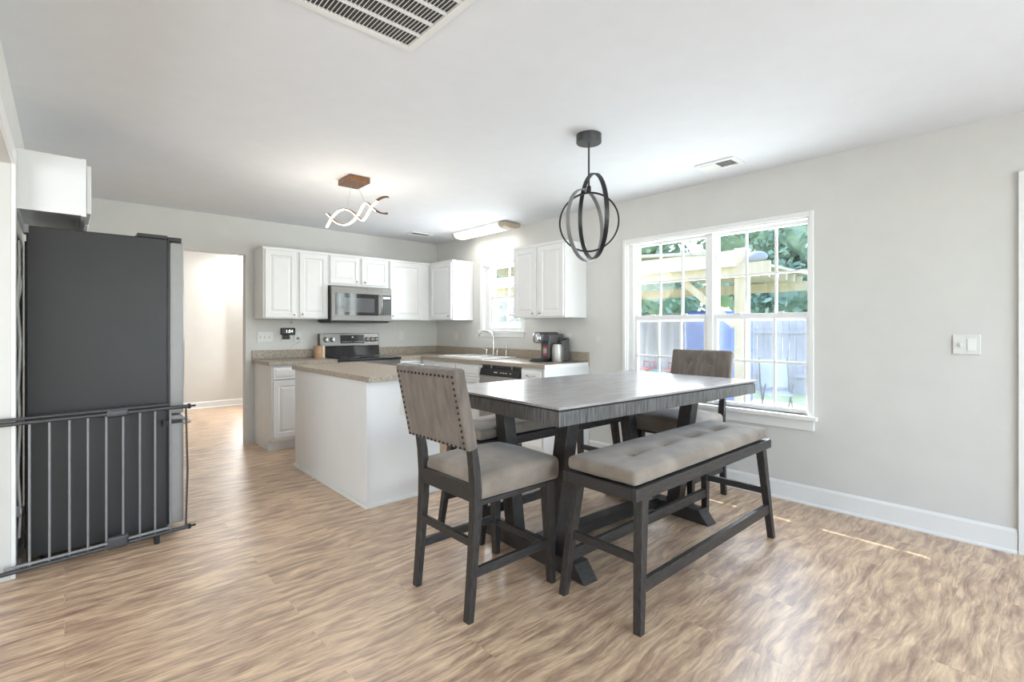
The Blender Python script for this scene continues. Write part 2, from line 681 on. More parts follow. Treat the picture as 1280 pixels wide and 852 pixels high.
def baseboard(name, p0, p1, normal, h=0.135, t=0.014):
    """board with a small top bead and a shoe mould, lying against a wall from p0 to p1"""
    p0 = Vector((*p0, 0)); p1 = Vector((*p1, 0)); nrm = Vector((*normal, 0))
    prof = [(0, 0), (t + 0.012, 0), (t + 0.012, 0.010), (t + 0.004, 0.018), (t, 0.020), (t, h - 0.016), (t - 0.004, h - 0.010), (0.004, h), (0, h)]
    v = []
    for p in (p0, p1):
        for d, z in prof:
            v.append(p + nrm * d + Vector((0, 0, z)))
    n = len(prof)
    f = [(i, (i + 1) % n, n + (i + 1) % n, n + i) for i in range(n)]
    f += [tuple(reversed(range(n))), tuple(range(n, 2 * n))]
    m = MB().add(v, f)
    return struct(m.build(name, TRIM, bevel=0))


baseboard('baseboard_right', (XR, 3.18), (XR, 0.145), (-1, 0))
baseboard('baseboard_hall', (-0.31, 9.1), (XR, 9.1), (0, -1), h=0.11)
baseboard('baseboard_left', (XL, 3.62), (XL, YB), (1, 0))
baseboard('baseboard_side_room', (-2.9, YR + 0.1), (-2.9, YB), (1, 0))
baseboard('baseboard_front', (XL, YR), (XR, YR), (0, 1))

# cased opening on the left
t = MB()
t.box(XL, XL + 0.017, 3.520, 3.596, 0, 2.16)
t.box(XL, XL + 0.017, 1.124, 1.200, 0, 2.16)
t.box(XL, XL + 0.017, 1.200, 3.520, 2.085, 2.16)
struct(t.build('trim_1', TRIM, bevel=0.003))

# door beside the switch plate
d1 = sempty('door_1', (XR, 0.0, 0))
m = MB()
m.box(XR - 0.018, XR, 0.055, 0.143, 0, 2.134)
m.box(XR - 0.018, XR, -0.908, -0.82, 0, 2.134)
m.box(XR - 0.018, XR, -0.82, 0.055, 2.045, 2.134)
m.build('door_casing', TRIM, d1, world=True, bevel=0.003)
M90 = Matrix.Rotation(-PI / 2, 4, 'Z')   # front -Y -> -X

m = MB()
m.box(-0.815, 0.05, 0, 0.03, 0.01, 2.04)
dm = m
dm.v = [(XR + 0.03 + y, x, z) for x, y, z in dm.v]
dm.build('door_leaf', TRIM, d1, world=True)
MB().lathe([(0.012, 0), (0.012, 0.03), (0.026, 0.04), (0.028, 0.055), (0.018, 0.068), (0.0, 0.07)], (XR + 0.03, -0.75, 0.95), (-1, 0, 0)).build('door_handle', CHROME, d1, world=True)


def double_hung(prefix_parent, y0, y1, z0, z1, zm, cols, rows=2, stile=0.032, xs=(XR + 0.045, XR + 0.075), rail_b=0.035):
    """one double-hung unit filling y0..y1: outer (upper) and inner (lower) sash, panes, muntins"""
    par = prefix_parent
    for which, (a, b), xx in (('upper', (zm - 0.02, z1), xs[1]), ('lower', (z0, zm + 0.035), xs[0])):
        fr = MB()
        dpt = 0.028
        fr.box(xx, xx + dpt, y0, y0 + stile, a, b)
        fr.box(xx, xx + dpt, y1 - stile, y1, a, b)
        top_h = stile + 0.003
        bot_h = stile + 0.003 if which == 'lower' else 0.022
        if which == 'lower':
            top_h = 0.04
        fr.box(xx, xx + dpt, y0 + stile, y1 - stile, b - top_h, b)
        fr.box(xx, xx + dpt, y0 + stile, y1 - stile, a, a + bot_h)
        if which == 'lower':
            for q in (0.28, 0.72):
                yy = y0 + (y1 - y0) * q
                fr.box(xx - 0.012, xx + 0.004, yy - 0.022, yy + 0.022, b - 0.003, b + 0.010)
        sash = fr.build('sash', VINYL, par, world=True, bevel=0.002)
        ga, gb = a + bot_h, b - top_h
        ya, yb_ = y0 + stile, y1 - stile
        mu = MB()
        for c in range(1, cols):
            yc = ya + (yb_ - ya) * c / cols
            mu.box(xx + 0.006, xx + 0.022, yc - 0.009, yc + 0.009, ga, gb)
        for r in range(1, rows):
            zc = ga + (gb - ga) * r / rows
            mu.box(xx + 0.0055, xx + 0.0225, ya, yb_, zc - 0.009, zc + 0.009)
        mu.build('muntins', VINYL, sash, world=True)
        MB().box(xx + 0.012, xx + 0.016, ya, yb_, ga, gb).build('pane', GLASS, sash, world=True)
        if which == 'lower':
            MB().box(XR + 0.110, XR + 0.1115, y0, y1, z0 + 0.005, zm).build('insect_screen', SCREEN, par, world=True)


def window_case(par, y0, y1, z0, z1, cw, head):
    m = MB()
    x0 = XR - 0.016
    m.box(x0, XR, y0 - cw, y0, z0 - 0.03, z1 + head)
    m.box(x0, XR, y1, y1 + cw, z0 - 0.03, z1 + head)
    m.box(x0, XR, y0, y1, z1, z1 + head)
    # reveal lining
    m.box(XR, XR + WT, y0 - 0.001, y0 + 0.012, z0, z1)
    m.box(XR, XR + WT, y1 - 0.012, y1 + 0.001, z0, z1)
    m.box(XR, XR + WT, y0, y1, z1 - 0.012, z1 + 0.001)
    m.build('window_frame', TRIM, par, world=True, bevel=0.003)


w1 = sempty('window_1', (XR, 1.967, 0.6))
window_case(w1, DW[0], DW[1], DW[2], DW[3], 0.032, 0.036)
m = MB()
m.box(XR - 0.045, XR + WT, DW[0] - 0.055, DW[1] + 0.055, DW[2] - 0.032, DW[2])
m.build('window_sill', TRIM, w1, world=True, bevel=0.005)
MB().box(XR - 0.018, XR, DW[0] - 0.035, DW[1] + 0.035, DW[2] - 0.105, DW[2] - 0.032).build('sill_apron', TRIM, w1, world=True, bevel=0.003)
MB().box(XR + 0.03, XR + 0.11, 1.916, 1.967, DW[2], DW[3]).build('mullion', TRIM, w1, world=True, bevel=0.003)
double_hung(w1, DW[0] + 0.0, 1.916, DW[2], DW[3], 1.345, 3)
double_hung(w1, 1.967, DW[1] - 0.0625 + 0.0, DW[2], DW[3], 1.345, 3)
MB().box(XR + 0.03, XR + 0.11, DW[1] - 0.0625, DW[1] - 0.012, DW[2], DW[3]).build('jamb_liner', TRIM, w1, world=True)

w2 = sempty('window_2', (XR, 4.545, 1.2))
window_case(w2, KW[0], KW[1], KW[2], KW[3], 0.055, 0.075)
MB().box(XR - 0.04, XR + WT, KW[0] - 0.07, KW[1] + 0.07, KW[2] - 0.028, KW[2]).build('window_sill', TRIM, w2, world=True, bevel=0.004)
MB().box(XR - 0.016, XR, KW[0] - 0.05, KW[1] + 0.05, KW[2] - 0.085, KW[2] - 0.028).build('sill_apron', TRIM, w2, world=True, bevel=0.003)
double_hung(w2, KW[0] + 0.012, KW[1] - 0.09, KW[2], KW[3], 1.63, 2)
MB().box(XR + 0.03, XR + 0.11, KW[1] - 0.09, KW[1] - 0.012, KW[2], KW[3]).build('jamb_liner', TRIM, w2, world=True)

# invented window behind the camera, added so the rear fill can shine in
w3 = sempty('added_window_3', (1.95, YR, 0.35))
m = MB()
for xa in (0.3, 1.38, 2.46, 3.54):
    m.box(xa, xa + 0.06, YR - 0.09, YR - 0.03, 0.35, 2.35)
m.box(0.36, 3.54, YR - 0.09, YR - 0.03, 0.35, 0.41)
m.box(0.36, 3.54, YR - 0.09, YR - 0.03, 2.29, 2.35)
m.box(0.36, 3.54, YR - 0.085, YR - 0.035, 1.32, 1.36)
m.box(0.22, 3.68, YR, YR + 0.016, 0.27, 0.35).box(0.22, 3.68, YR, YR + 0.016, 2.35, 2.43)
m.box(0.22, 0.30, YR, YR + 0.016, 0.35, 2.35).box(3.60, 3.68, YR, YR + 0.016, 0.35, 2.35)
m.build('window_frame', TRIM, w3, world=True)
MB().box(0.36, 3.54, YR - 0.062, YR - 0.058, 0.41, 2.29).build('pane', GLASS, w3, world=True)

# ------------------------------------------------------------------ outdoors
GRASS = mat('sunlit_lawn', (0.42, 0.50, 0.24), 0.9, color2=(0.30, 0.38, 0.16), scale=5, bump=0.3)
struct(MB().box(XR + WT + 0.01, 40, -25, 40, -0.35, -0.30).build('lawn', GRASS))
SOFFIT = mat('soffit_paint', (0.7, 0.69, 0.66), 0.7)
struct(MB().box(XR + WT + 0.002, 4.98, -4.0, 9.5, 2.46, 2.62).build('roof_eave', SOFFIT))
PINE = mat('pale_pine', (0.62, 0.53, 0.40), 0.7, color2=(0.52, 0.43, 0.31), scale=4, stretch=(3, 3, 0.6))
PERGW = mat('white_painted_board', (0.82, 0.81, 0.78), 0.6, var=0.05)
BEIGE = mat('beige_board', (0.56, 0.49, 0.40), 0.7, color2=(0.48, 0.41, 0.33), scale=3, stretch=(1, 10, 1))
pg = thing('pergola', 'pale timber pergola with white roof edge on posts beyond the dining window', 'pergola', (6.5, 3.2, -0.3))
for (px_, py_) in ((6.5, 2.73), (6.5, 8.2), (9.6, 2.73), (9.6, 8.2)):
    MB().box(px_ - 0.075, px_ + 0.075, py_ - 0.075, py_ + 0.075, -0.3, 2.30).build('post', PINE, pg, world=True, bevel=0.006)
MB().box(6.38, 6.43, 2.35, 8.6, 1.93, 2.10).build('beam', PINE, pg, world=True, bevel=0.005)
MB().box(9.57, 9.62, 2.35, 8.6, 1.93, 2.10).build('beam', PINE, pg, world=True, bevel=0.005)
MB().beam((6.5, 3.55, 1.93), (6.5, 2.82, 1.3), 0.06, 0.09, side=(1, 0, 0)).build('brace', PINE, pg, world=True)
m = MB()
for k in range(9):
    x = 6.7 + k * 0.36
    m.beam((x, 3.0, 2.13), (x, 8.5, 2.52), 0.045, 0.12, side=(1, 0, 0))
m.build('rafters', BEIGE, pg, world=True)
m = MB()
m.prism8([(6.2, 2.95, 2.22), (9.9, 2.95, 2.22), (9.9, 8.7, 2.62), (6.2, 8.7, 2.62), (6.2, 2.95, 2.26), (9.9, 2.95, 2.26), (9.9, 8.7, 2.66), (6.2, 8.7, 2.66)])
m.build('roof_panel', BEIGE, pg, world=True)
MB().box(6.30, 6.37, 2.75, 8.7, 2.06, 2.26).build('fascia', PERGW, pg, world=True)
MB().sphere((6.42, 2.52, 2.16), 0.09, 12, 8, (1, 1.5, 0.8)).build('lamp_cap', mat('grey_plastic', (0.30, 0.31, 0.36), 0.5), pg, world=True)

FENCE = mat('weathered_fence', (0.42, 0.40, 0.42), 0.8, color2=(0.33, 0.31, 0.33), scale=3, stretch=(8, 8, 0.5))
m = MB()
for k in range(200):
    y = -6 + k * 0.15
    m.box(13.0, 13.02, y, y + 0.14, -0.3, 1.55 + 0.02 * math.sin(k * 1.7))
m.box(12.95, 13.0, -6, 24, 0.1, 0.19).box(12.95, 13.0, -6, 24, 1.15, 1.24)
tag(m.build('garden_fence', FENCE), 'weathered grey board fence at the far side of the lawn', 'fence')
BLUE = mat('blue_tarp', (0.10, 0.19, 0.62), 0.5, color2=(0.07, 0.13, 0.45), scale=5)
m = MB()
m.box(9.2, 10.8, 4.30, 5.0, -0.28, 1.62)
tag(m.build('storage_cover', BLUE, bevel=0.05), 'bright blue tarp over a stack in the pergola shade', 'tarp')
GREYSH = mat('grey_lilac_curtain', (0.46, 0.44, 0.50), 0.8, color2=(0.38, 0.36, 0.42), scale=2, stretch=(1, 9, 0.3))
m = MB()
NS = 80
v = []
for k in range(NS + 1):
    y = 5.08 + 4.0 * k / NS
    dx = 0.04 * math.sin(k * 1.1)
    v += [(9.3 + dx, y, -0.25), (9.3 + dx, y, 1.58), (9.34 + dx, y, 1.58), (9.34 + dx, y, -0.25)]
f = []
for k in range(NS):
    for q in range(4):
        f.append((k * 4 + q, k * 4 + (q + 1) % 4, k * 4 + 4 + (q + 1) % 4, k * 4 + 4 + q))
m.add(v, f, True)
tag(m.build('outdoor_curtain', GREYSH), 'grey lilac outdoor curtain hanging across the back of the pergola', 'curtain')
RED = mat('coral_red_plastic', (0.62, 0.13, 0.14), 0.5, var=0.1)
TEAL = mat('turquoise_plastic', (0.16, 0.52, 0.52), 0.5, var=0.1)
for i, (cx, cy) in enumerate(((8.75, 5.02), (8.75, 5.58))):
    c = thing('patio_stool', ('coral red patio stool on the pergola side nearer the post', 'coral red patio stool deeper in the pergola, farther from the post')[i], 'stool', (cx, cy, -0.3), 0, 'coral stools under the pergola')
    MB().cushion(-0.13, 0.13, -0.13, 0.13, 0.74, 0.79, 0.02, 4).build('seat', RED, c)
    MB().tube([(0.06, -0.12, 0.79), (0.10, -0.13, 0.90), (0.10, 0.13, 0.90), (0.06, 0.12, 0.79)], 0.018, 8).build('backrest', RED, c)
    MB().lathe([(0.13, 0.0), (0.12, 0.02), (0.03, 0.05), (0.028, 0.66), (0.05, 0.74)], (0, 0, 0)).build('pedestal', RED, c)
m = MB()
m.box(8.95, 9.2, 5.1, 6.6, -0.28, 0.42)
tag(m.build('storage_bench', TEAL, bevel=0.03), 'turquoise storage bench behind the coral stools', 'storage bench')
ch = thing('folding_chair', 'pale folding lawn chair standing on the sunny grass', 'chair', (9.4, 3.35, -0.3), 0.5)
MB().box(-0.25, 0.25, -0.22, 0.22, 0.40, 0.43).build('seat', mat('pale_blue_canvas', (0.50, 0.55, 0.66), 0.8), ch)
MB().prism8([(0.20, -0.22, 0.5), (0.22, -0.22, 0.5), (0.22, 0.22, 0.5), (0.20, 0.22, 0.5), (0.36, -0.22, 1.0), (0.38, -0.22, 1.0), (0.38, 0.22, 1.0), (0.36, 0.22, 1.0)]).build('backrest', MATS['pale_blue_canvas'], ch)
for sy in (-0.23, 0.23):
    MB().tube([(-0.28, sy, 0.0), (0.27, sy, 0.6), (0.38, sy, 1.02)], 0.014, 8).build('leg', SOFTGREY, ch)
    MB().tube([(0.3, sy * 0.94, 0.0), (-0.27, sy * 0.94, 0.6)], 0.014, 8).build('leg', SOFTGREY, ch)

LEAF = mat('tree_leaves', (0.36, 0.46, 0.34), 0.6, color2=(0.20, 0.29, 0.21), scale=1.3)  # leaf colour lightened and blued to carry the hazy glare outdoors
LEAF2 = mat('pale_tree_leaves', (0.50, 0.58, 0.42), 0.6, color2=(0.34, 0.42, 0.29), scale=1.3)
BARK = mat('tree_bark', (0.16, 0.12, 0.09), 0.9, var=0.4, scale=8, stretch=(4, 4, 1))


def tree(x, y, h, r, label, material, n=5200):
    o = thing('garden_tree', label, 'tree', (x, y, -0.3), 0, 'trees behind the fence')
    MB().tube([(0, 0, 0), (0.05, 0.03, h * 0.4), (0.0, 0.1, h * 0.8)], 0.16, 8, r2=0.06).build('trunk', BARK, o)
    m = MB()
    blobs = [(random.uniform(-.55, .55) * r, random.uniform(-.6, .6) * r, h * random.uniform(0.26, 0.95), r * random.uniform(0.38, 0.6)) for _ in range(22)]
    for _ in range(n):
        b = random.choice(blobs)
        d = Vector((random.gauss(0, 1), random.gauss(0, 1), random.gauss(0, 1))).normalized() * b[3] * random.uniform(0.75, 1.05)
        c = Vector(b[:3]) + d
        a = Vector((random.gauss(0, 1), random.gauss(0, 1), random.gauss(0, 1))).normalized()
        b2 = a.cross(Vector((random.gauss(0, 1), random.gauss(0, 1), random.gauss(0, 1)))).normalized()
        s_ = random.uniform(0.09, 0.20)
        m.add([c - a * s_, c + b2 * s_ * 0.6, c + a * s_, c - b2 * s_ * 0.6], [(0, 1, 2, 3)])
    for b in blobs:
        m.sphere(b[:3], b[3] * 0.62, 10, 7)
    m.build('foliage', material, o)
    return o


for args in ((17.0, 5.4, 8.5, 2.5, 'dark green leafy tree straight beyond the folding chair', LEAF),
             (17.3, 10.9, 8.8, 2.6, 'dark green tree behind the pergola post', LEAF),
             (23.0, 8.6, 9.5, 3.0, 'paler green tree filling the gap behind the two dark trees', LEAF2),
             (23.0, 15.2, 9.5, 3.0, 'tall pale green tree behind the pergola roof', LEAF2),
             (16.8, 18.6, 8.0, 2.6, 'green tree nearer the fence seen through the kitchen window', LEAF),
             (23.0, 25.0, 9.0, 3.0, 'pale green tree farthest away beyond the kitchen window', LEAF2)):
    tree(*args)


# ------------------------------------------------------------------ cabinet helpers
def knob(parent, p, axis):
    return MB().lathe([(0.006, 0), (0.006, 0.010), (0.013, 0.016), (0.014, 0.022), (0.009, 0.027), (0.0, 0.028)], p, axis, 14).build('knob', CHROME, parent, world=True)


def turn_front(m, x):
    """take a front built facing -Y at y=0 with x as run, and stand it facing -X at x: run along -Y"""
    m.v = [(x + p[1], -p[0], p[2]) for p in m.v]
    return m


def door_y(parent, x0, x1, z0, z1, yf, knob_at=None, frame=0.052):
    d = MB().panel_door(x0, x1, z0, z1, yf, frame=frame).build('door', CAB, parent, world=True)
    if knob_at:
        knob(d, (knob_at[0], yf, knob_at[1]), (0, -1, 0))
    return d


def door_x(parent, y0, y1, z0, z1, xf, knob_at=None, frame=0.052):
    d = turn_front(MB().panel_door(-y1, -y0, z0, z1, 0, frame=frame), xf).build('door', CAB, parent, world=True)
    if knob_at:
        knob(d, (xf, knob_at[0], knob_at[1]), (-1, 0, 0))
    return d


ZU0, ZU1 = 1.372, 2.134
YF = YB - 0.325           # face of the uppers on the back wall
# ---- upper cabinets, back wall
c = thing('upper_cabinet', 'white two-door wall cabinet beside the hall opening, above the digital clock', 'cabinet', (1.9, YB, ZU0))
MB().box(1.555, 2.250, YF, YB - 0.001, ZU0, ZU1).build('body', CAB, c, world=True, bevel=0.002)
door_y(c, 1.572, 1.893, ZU0 + 0.012, ZU1 - 0.03, YF - 0.020, (1.868, ZU0 + 0.05))
door_y(c, 1.927, 2.240, ZU0 + 0.012, ZU1 - 0.03, YF - 0.020, (1.952, ZU0 + 0.05))
MB().box(1.550, 2.250, YF - 0.008, YF, ZU1 - 0.022, ZU1 + 0.002).build('top_moulding', CAB, c, world=True)

c = thing('upper_cabinet', 'short white two-door wall cabinet directly above the microwave', 'cabinet', (2.63, YB, 1.77))
MB().box(2.252, 3.016, YF, YB - 0.001, 1.762, ZU1).build('body', CAB, c, world=True, bevel=0.002)
door_y(c, 2.268, 2.622, 1.79, ZU1 - 0.03, YF - 0.020, (2.59, 1.82), 0.045)
door_y(c, 2.655, 3.003, 1.79, ZU1 - 0.03, YF - 0.020, (2.69, 1.82), 0.045)
MB().box(2.252, 3.016, YF - 0.008, YF, ZU1 - 0.022, ZU1 + 0.002).build('top_moulding', CAB, c, world=True)

c = thing('upper_cabinet', 'white one-door wall cabinet between microwave and room corner', 'cabinet', (3.32, YB, ZU0))
MB().box(3.018, XR - 0.327, YF, YB - 0.001, ZU0, ZU1).build('body', CAB, c, world=True, bevel=0.002)
door_y(c, 3.032, 3.490, ZU0 + 0.012, ZU1 - 0.03, YF - 0.020, (3.062, ZU0 + 0.05))
MB().box(3.018, XR - 0.327, YF - 0.008, YF, ZU1 - 0.022, ZU1 + 0.002).build('top_moulding', CAB, c, world=True)

XF = XR - 0.325
c = thing('upper_cabinet', 'white wall cabinet in the corner between stove wall and kitchen window', 'cabinet', (XR, 5.5, ZU0))
MB().box(XF, XR - 0.001, 5.115, YB - 0.001, ZU0, ZU1).build('body', CAB, c, world=True, bevel=0.002)
door_x(c, 5.128, 5.600, ZU0 + 0.012, ZU1 - 0.03, XF - 0.020, (5.165, ZU0 + 0.05))
MB().box(XF - 0.008, XF, 5.110, 5.62, ZU1 - 0.022, ZU1 + 0.002).build('top_moulding', CAB, c, world=True)

c = thing('upper_cabinet', 'white two-door wall cabinet over the coffee machine, beside the kitchen window', 'cabinet', (XR, 3.6, ZU0))
MB().box(XF, XR - 0.001, 3.228, 3.968, ZU0, ZU1).build('body', CAB, c, world=True, bevel=0.002)
door_x(c, 3.622, 3.955, ZU0 + 0.012, ZU1 - 0.03, XF - 0.020, (3.652, ZU0 + 0.05))
door_x(c, 3.240, 3.575, ZU0 + 0.012, ZU1 - 0.03, XF - 0.020, (3.545, ZU0 + 0.05))
MB().box(XF - 0.008, XF, 3.224, 3.972, ZU1 - 0.022, ZU1 + 0.002).build('top_moulding', CAB, c, world=True)

# ---- cabinet above the fridge
c = thing('upper_cabinet', 'white wall cabinet hung above the charcoal refrigerator', 'cabinet', (XL, 4.0, 1.88))
m = MB()
m.box(XL + 0.018, 0.068, 3.602, 3.620, 1.88, 2.19).box(XL + 0.018, 0.068, 4.48, 4.498, 1.88, 2.19)
m.box(XL + 0.001, XL + 0.018, 3.602, 4.498, 1.88, 2.19).box(XL + 0.018, 0.068, 3.620, 4.48, 1.905, 1.92).box(XL + 0.018, 0.068, 3.620, 4.48, 2.172, 2.19)
m.build('body', CAB, c, world=True)
MB().box(0.068, 0.088, 3.600, 4.50, 1.876, 2.192).build('face_frame', CAB, c, world=True)
for (ya, yb_) in ((3.63, 4.04), (4.06, 4.47)):
    m = MB().panel_door(ya, yb_, 1.90, 2.165, 0)
    m.v = [(0.110 - p[1], p[0], p[2]) for p in m.v]
    m.build('door', CAB, c, world=True)

# ---- base cabinets
ZK = 0.882     # top of cabinet bodies
ZT = 0.922     # top of worktops
YBF = 5.37
c = thing('base_cabinet', 'white base cabinet with drawer and door beside the hall opening', 'cabinet', (1.9, YB, 0))
m = MB()
m.box(1.557, 2.243, YBF, YB - 0.001, 0.105, ZK)
m.box(1.557, 2.243, YBF + 0.09, YB - 0.001, 0, 0.105)
m.build('body', CAB, c, world=True, bevel=0.002)
MB().box(1.552, 2.243, YBF + 0.078, YBF + 0.09, 0, 0.10).build('toe_kick', TRIM, c, world=True)
for (a, b, kx) in ((1.573, 1.882, 1.852), (1.912, 2.230, 1.945)):
    door_y(c, a, b, 0.14, 0.725, YBF - 0.020, (kx, 0.69))
    dr = MB().panel_door(a, b, 0.745, 0.868, YBF - 0.020, frame=0.0).build('drawer', CAB, c, world=True)

c = thing('base_cabinet', 'white corner base cabinet filling the turn between stove and sink run', 'cabinet', (3.4, YB, 0))
m = MB()
m.box(3.018, XR - 0.001, YBF, YB - 0.001, 0.105, ZK)
m.box(3.018, XR - 0.001, YBF + 0.09, YB - 0.001, 0, 0.105)
m.build('body', CAB, c, world=True, bevel=0.002)
door_y(c, 3.03, 3.30, 0.14, 0.725, YBF - 0.020, (3.06, 0.69), 0.045)
MB().panel_door(3.03, 3.30, 0.745, 0.868, YBF - 0.020, frame=0.0).build('drawer', CAB, c, world=True)

XBF = 3.33
c = thing('base_cabinet', 'white two-door sink base cabinet under the faucet', 'cabinet', (XR, 4.6, 0))
m = MB()
m.box(XBF, XR - 0.001, 4.172, YBF - 0.022, 0.105, 0.70)
m.box(XBF, XBF + 0.02, 4.172, YBF - 0.022, 0.70, ZK)
m.box(XBF + 0.02, XR - 0.001, 4.172, 4.19, 0.70, ZK)
m.box(XBF + 0.09, XR - 0.001, 4.172, YBF - 0.022, 0, 0.105)
m.build('body', CAB, c, world=True)
for (a, b, ky) in ((4.19, 4.61, 4.58), (4.64, 5.06, 4.67)):
    door_x(c, a, b, 0.14, 0.725, XBF - 0.020, (ky, 0.69))
    turn_front(MB().panel_door(-b, -a, 0.745, 0.868, 0, frame=0.0), XBF - 0.020).build('false_drawer_front', CAB, c, world=True)

c = thing('base_cabinet', 'white narrow end base cabinet with a drawer beside the dishwasher', 'cabinet', (XR, 3.36, 0))
m = MB()
m.box(XBF, XR - 0.001, 3.215, 3.530, 0.105, ZK)
m.box(XBF + 0.09, XR - 0.001, 3.235, 3.530, 0, 0.105)
m.build('body', CAB, c, world=True, bevel=0.002)
door_x(c, 3.235, 3.515, 0.14, 0.725, XBF - 0.020, (3.48, 0.69), 0.045)
dr = turn_front(MB().panel_door(-3.515, -3.235, 0.745, 0.868, 0, frame=0.0), XBF - 0.020).build('drawer', CAB, c, world=True)
MB().tube([(XBF - 0.020, 3.32, 0.81), (XBF - 0.045, 3.325, 0.81), (XBF - 0.048, 3.375, 0.80), (XBF - 0.045, 3.425, 0.81), (XBF - 0.020, 3.43, 0.81)], 0.005, 8).build('handle', CHROME, dr, world=True)
MB().box(XBF - 0.025, XR - 0.001, 3.196, 3.214, 0.0, ZK).build('end_panel', CAB, c, world=True, bevel=0.002)

# ---- dishwasher
c = thing('dishwasher', 'stainless dishwasher with black control strip under the worktop', 'dishwasher', (3.5, 3.85, 0))
MB().box(XBF + 0.02, XR - 0.03, 3.534, 4.168, 0.10, ZK - 0.005).build('tub', DGREY, c, world=True)
MB().box(XBF - 0.022, XBF + 0.019, 3.538, 4.164, 0.13, 0.768).build('door', STEEL, c, world=True, bevel=0.004)
cp = MB()
cp.prism8([(XBF - 0.03, 3.538, 0.77), (XBF + 0.019, 3.538, 0.77), (XBF + 0.019, 4.164, 0.77), (XBF - 0.03, 4.164, 0.77),
           (XBF - 0.008, 3.538, 0.845), (XBF + 0.019, 3.538, 0.845), (XBF + 0.019, 4.164, 0.845), (XBF - 0.008, 4.164, 0.845)])
cpo = cp.build('control_panel', mat('gloss_black_plastic', (0.012, 0.012, 0.013), 0.25), c, world=True, bevel=0.003)
for k, w in ((0, 0.05), (0.10, 0.02), (0.14, 0.02), (0.18, 0.02), (0.25, 0.015)):
    y = 3.93 - k
    MB().box(XBF - 0.024, XBF - 0.0195, y - w, y, 0.803, 0.812).build('button_label', mat('pale_grey_print', (0.6, 0.6, 0.6), 0.5), cpo, world=True)
MB().box(XBF + 0.03, XBF + 0.06, 3.54, 4.16, 0.0, 0.098).build('toe_kick', BLACK, c, world=True)
for y in (3.68, 4.00):
    MB().box(XBF, XBF + 0.01, y - 0.008, y + 0.008, 0.846, ZK - 0.001).build('mounting_bracket', STEEL, c, world=True)

# ---- worktops
c = thing('countertop', 'speckled beige L-shaped worktop running from stove corner to coffee machine', 'countertop', (3.6, 4.6, ZT))
m = MB()
m.box(3.016, XR - 0.001, 5.34, YB - 0.001, ZK + 0.001, ZT)
m.box(3.30, 3.40, 3.19, 5.34, ZK + 0.001, ZT)
m.box(3.85, XR - 0.001, 3.19, 5.34, ZK + 0.001, ZT)
m.box(3.40, 3.85, 3.19, 4.25, ZK + 0.001, ZT)
m.box(3.40, 3.85, 5.08, 5.34, ZK + 0.001, ZT)
m.build('slab', LAM, c, world=True)
m = MB()
m.box(3.016, XR - 0.001, YB - 0.021, YB - 0.001, ZT + 0.0005, ZT + 0.10)
m.box(XR - 0.021, XR - 0.001, 3.19, YB - 0.021, ZT + 0.0005, ZT + 0.10)
m.build('backsplash', LAM, c, world=True, bevel=0.003)
MB().box(3.299, XR - 0.022, 3.186, 3.1895, ZK + 0.001, ZT - 0.001).build('end_cap', CAB, c, world=True)

c = thing('countertop', 'short speckled beige worktop between hall opening and stove', 'countertop', (1.9, 5.6, ZT))
MB().box(1.532, 2.242, 5.34, YB - 0.001, ZK + 0.001, ZT).build('slab', LAM, c, world=True, bevel=0.003)
MB().box(1.532, 2.242, YB - 0.021, YB - 0.001, ZT + 0.0005, ZT + 0.10).build('backsplash', LAM, c, world=True, bevel=0.003)

# ---- island
c = thing('kitchen_island', 'white panelled kitchen island with base moulding on the wood floor', 'island', (1.87, 3.95, 0))
m = MB()
m.box(1.569, 2.175, 3.242, 4.70, 0.0, 0.886)
m.build('body', CAB, c, world=True, bevel=0.002)
m = MB()
m.box(1.552, 1.569, 3.225, 4.715, 0, 0.022).box(1.569, 2.19, 3.225, 3.242, 0, 0.022)
m.box(1.5585, 1.569, 3.2315, 4.71, 0.022, 0.030).box(1.569, 2.18, 3.2315, 3.242, 0.022, 0.030)
m.build('base_moulding', TRIM, c, world=True, bevel=0.003)
m = MB()
m.box(1.562, 1.5735, 3.235, 3.2465, 0.03, 0.885)
m.build('corner_bead', CAB, c, world=True)
for (a, b, ky) in ((3.27, 3.72, 3.69), (3.75, 4.20, 3.78), (4.23, 4.68, 4.26)):
    m = MB().panel_door(a, b, 0.14, 0.725, 0)
    m.v = [(2.195 - p[1], p[0], p[2]) for p in m.v]
    d = m.build('door', CAB, c, world=True)
    knob(d, (2.195, ky, 0.69), (1, 0, 0))
    m = MB().panel_door(a, b, 0.745, 0.868, 0, frame=0.0)
    m.v = [(2.195 - p[1], p[0], p[2]) for p in m.v]
    m.build('drawer', CAB, c, world=True)
o = MB().box(1.548, 2.215, 3.175, 4.725, 0.887, 0.927).build('island_top', LAM, None, bevel=0.003)
tag(o, 'speckled beige laminate worktop lying on the white island', 'countertop')
ol = thing('outlet_plate', 'white outlet plate on the island end behind the near chair', 'outlet', (1.87, 3.241, 0.68))
MB().box(1.832, 1.905, 3.234, 3.241, 0.622, 0.738).build('plate', PLATE, ol, world=True, bevel=0.002)
MB().box(1.852, 1.885, 3.231, 3.2339, 0.645, 0.675).box(1.852, 1.885, 3.231, 3.2339, 0.688, 0.718).build('socket', mat('soft_white_plastic', (0.7, 0.7, 0.68), 0.4), ol, world=True)

b = thing('serving_dish', 'white dish with a thin dark rim line on the island top', 'dish', (2.02, 3.42, 0.928))
MB().lathe([(0.055, 0), (0.06, 0.004), (0.095, 0.03), (0.105, 0.055), (0.101, 0.055), (0.09, 0.032), (0.055, 0.008), (0.0, 0.006)], (0, 0, 0), seg=40).build('bowl', CERAMIC, b)
MB().band((0, 0, 0.0565), 0.1055, 0.003, 0.005, (0, 0, 1), 48).build('rim', DGREY, b)

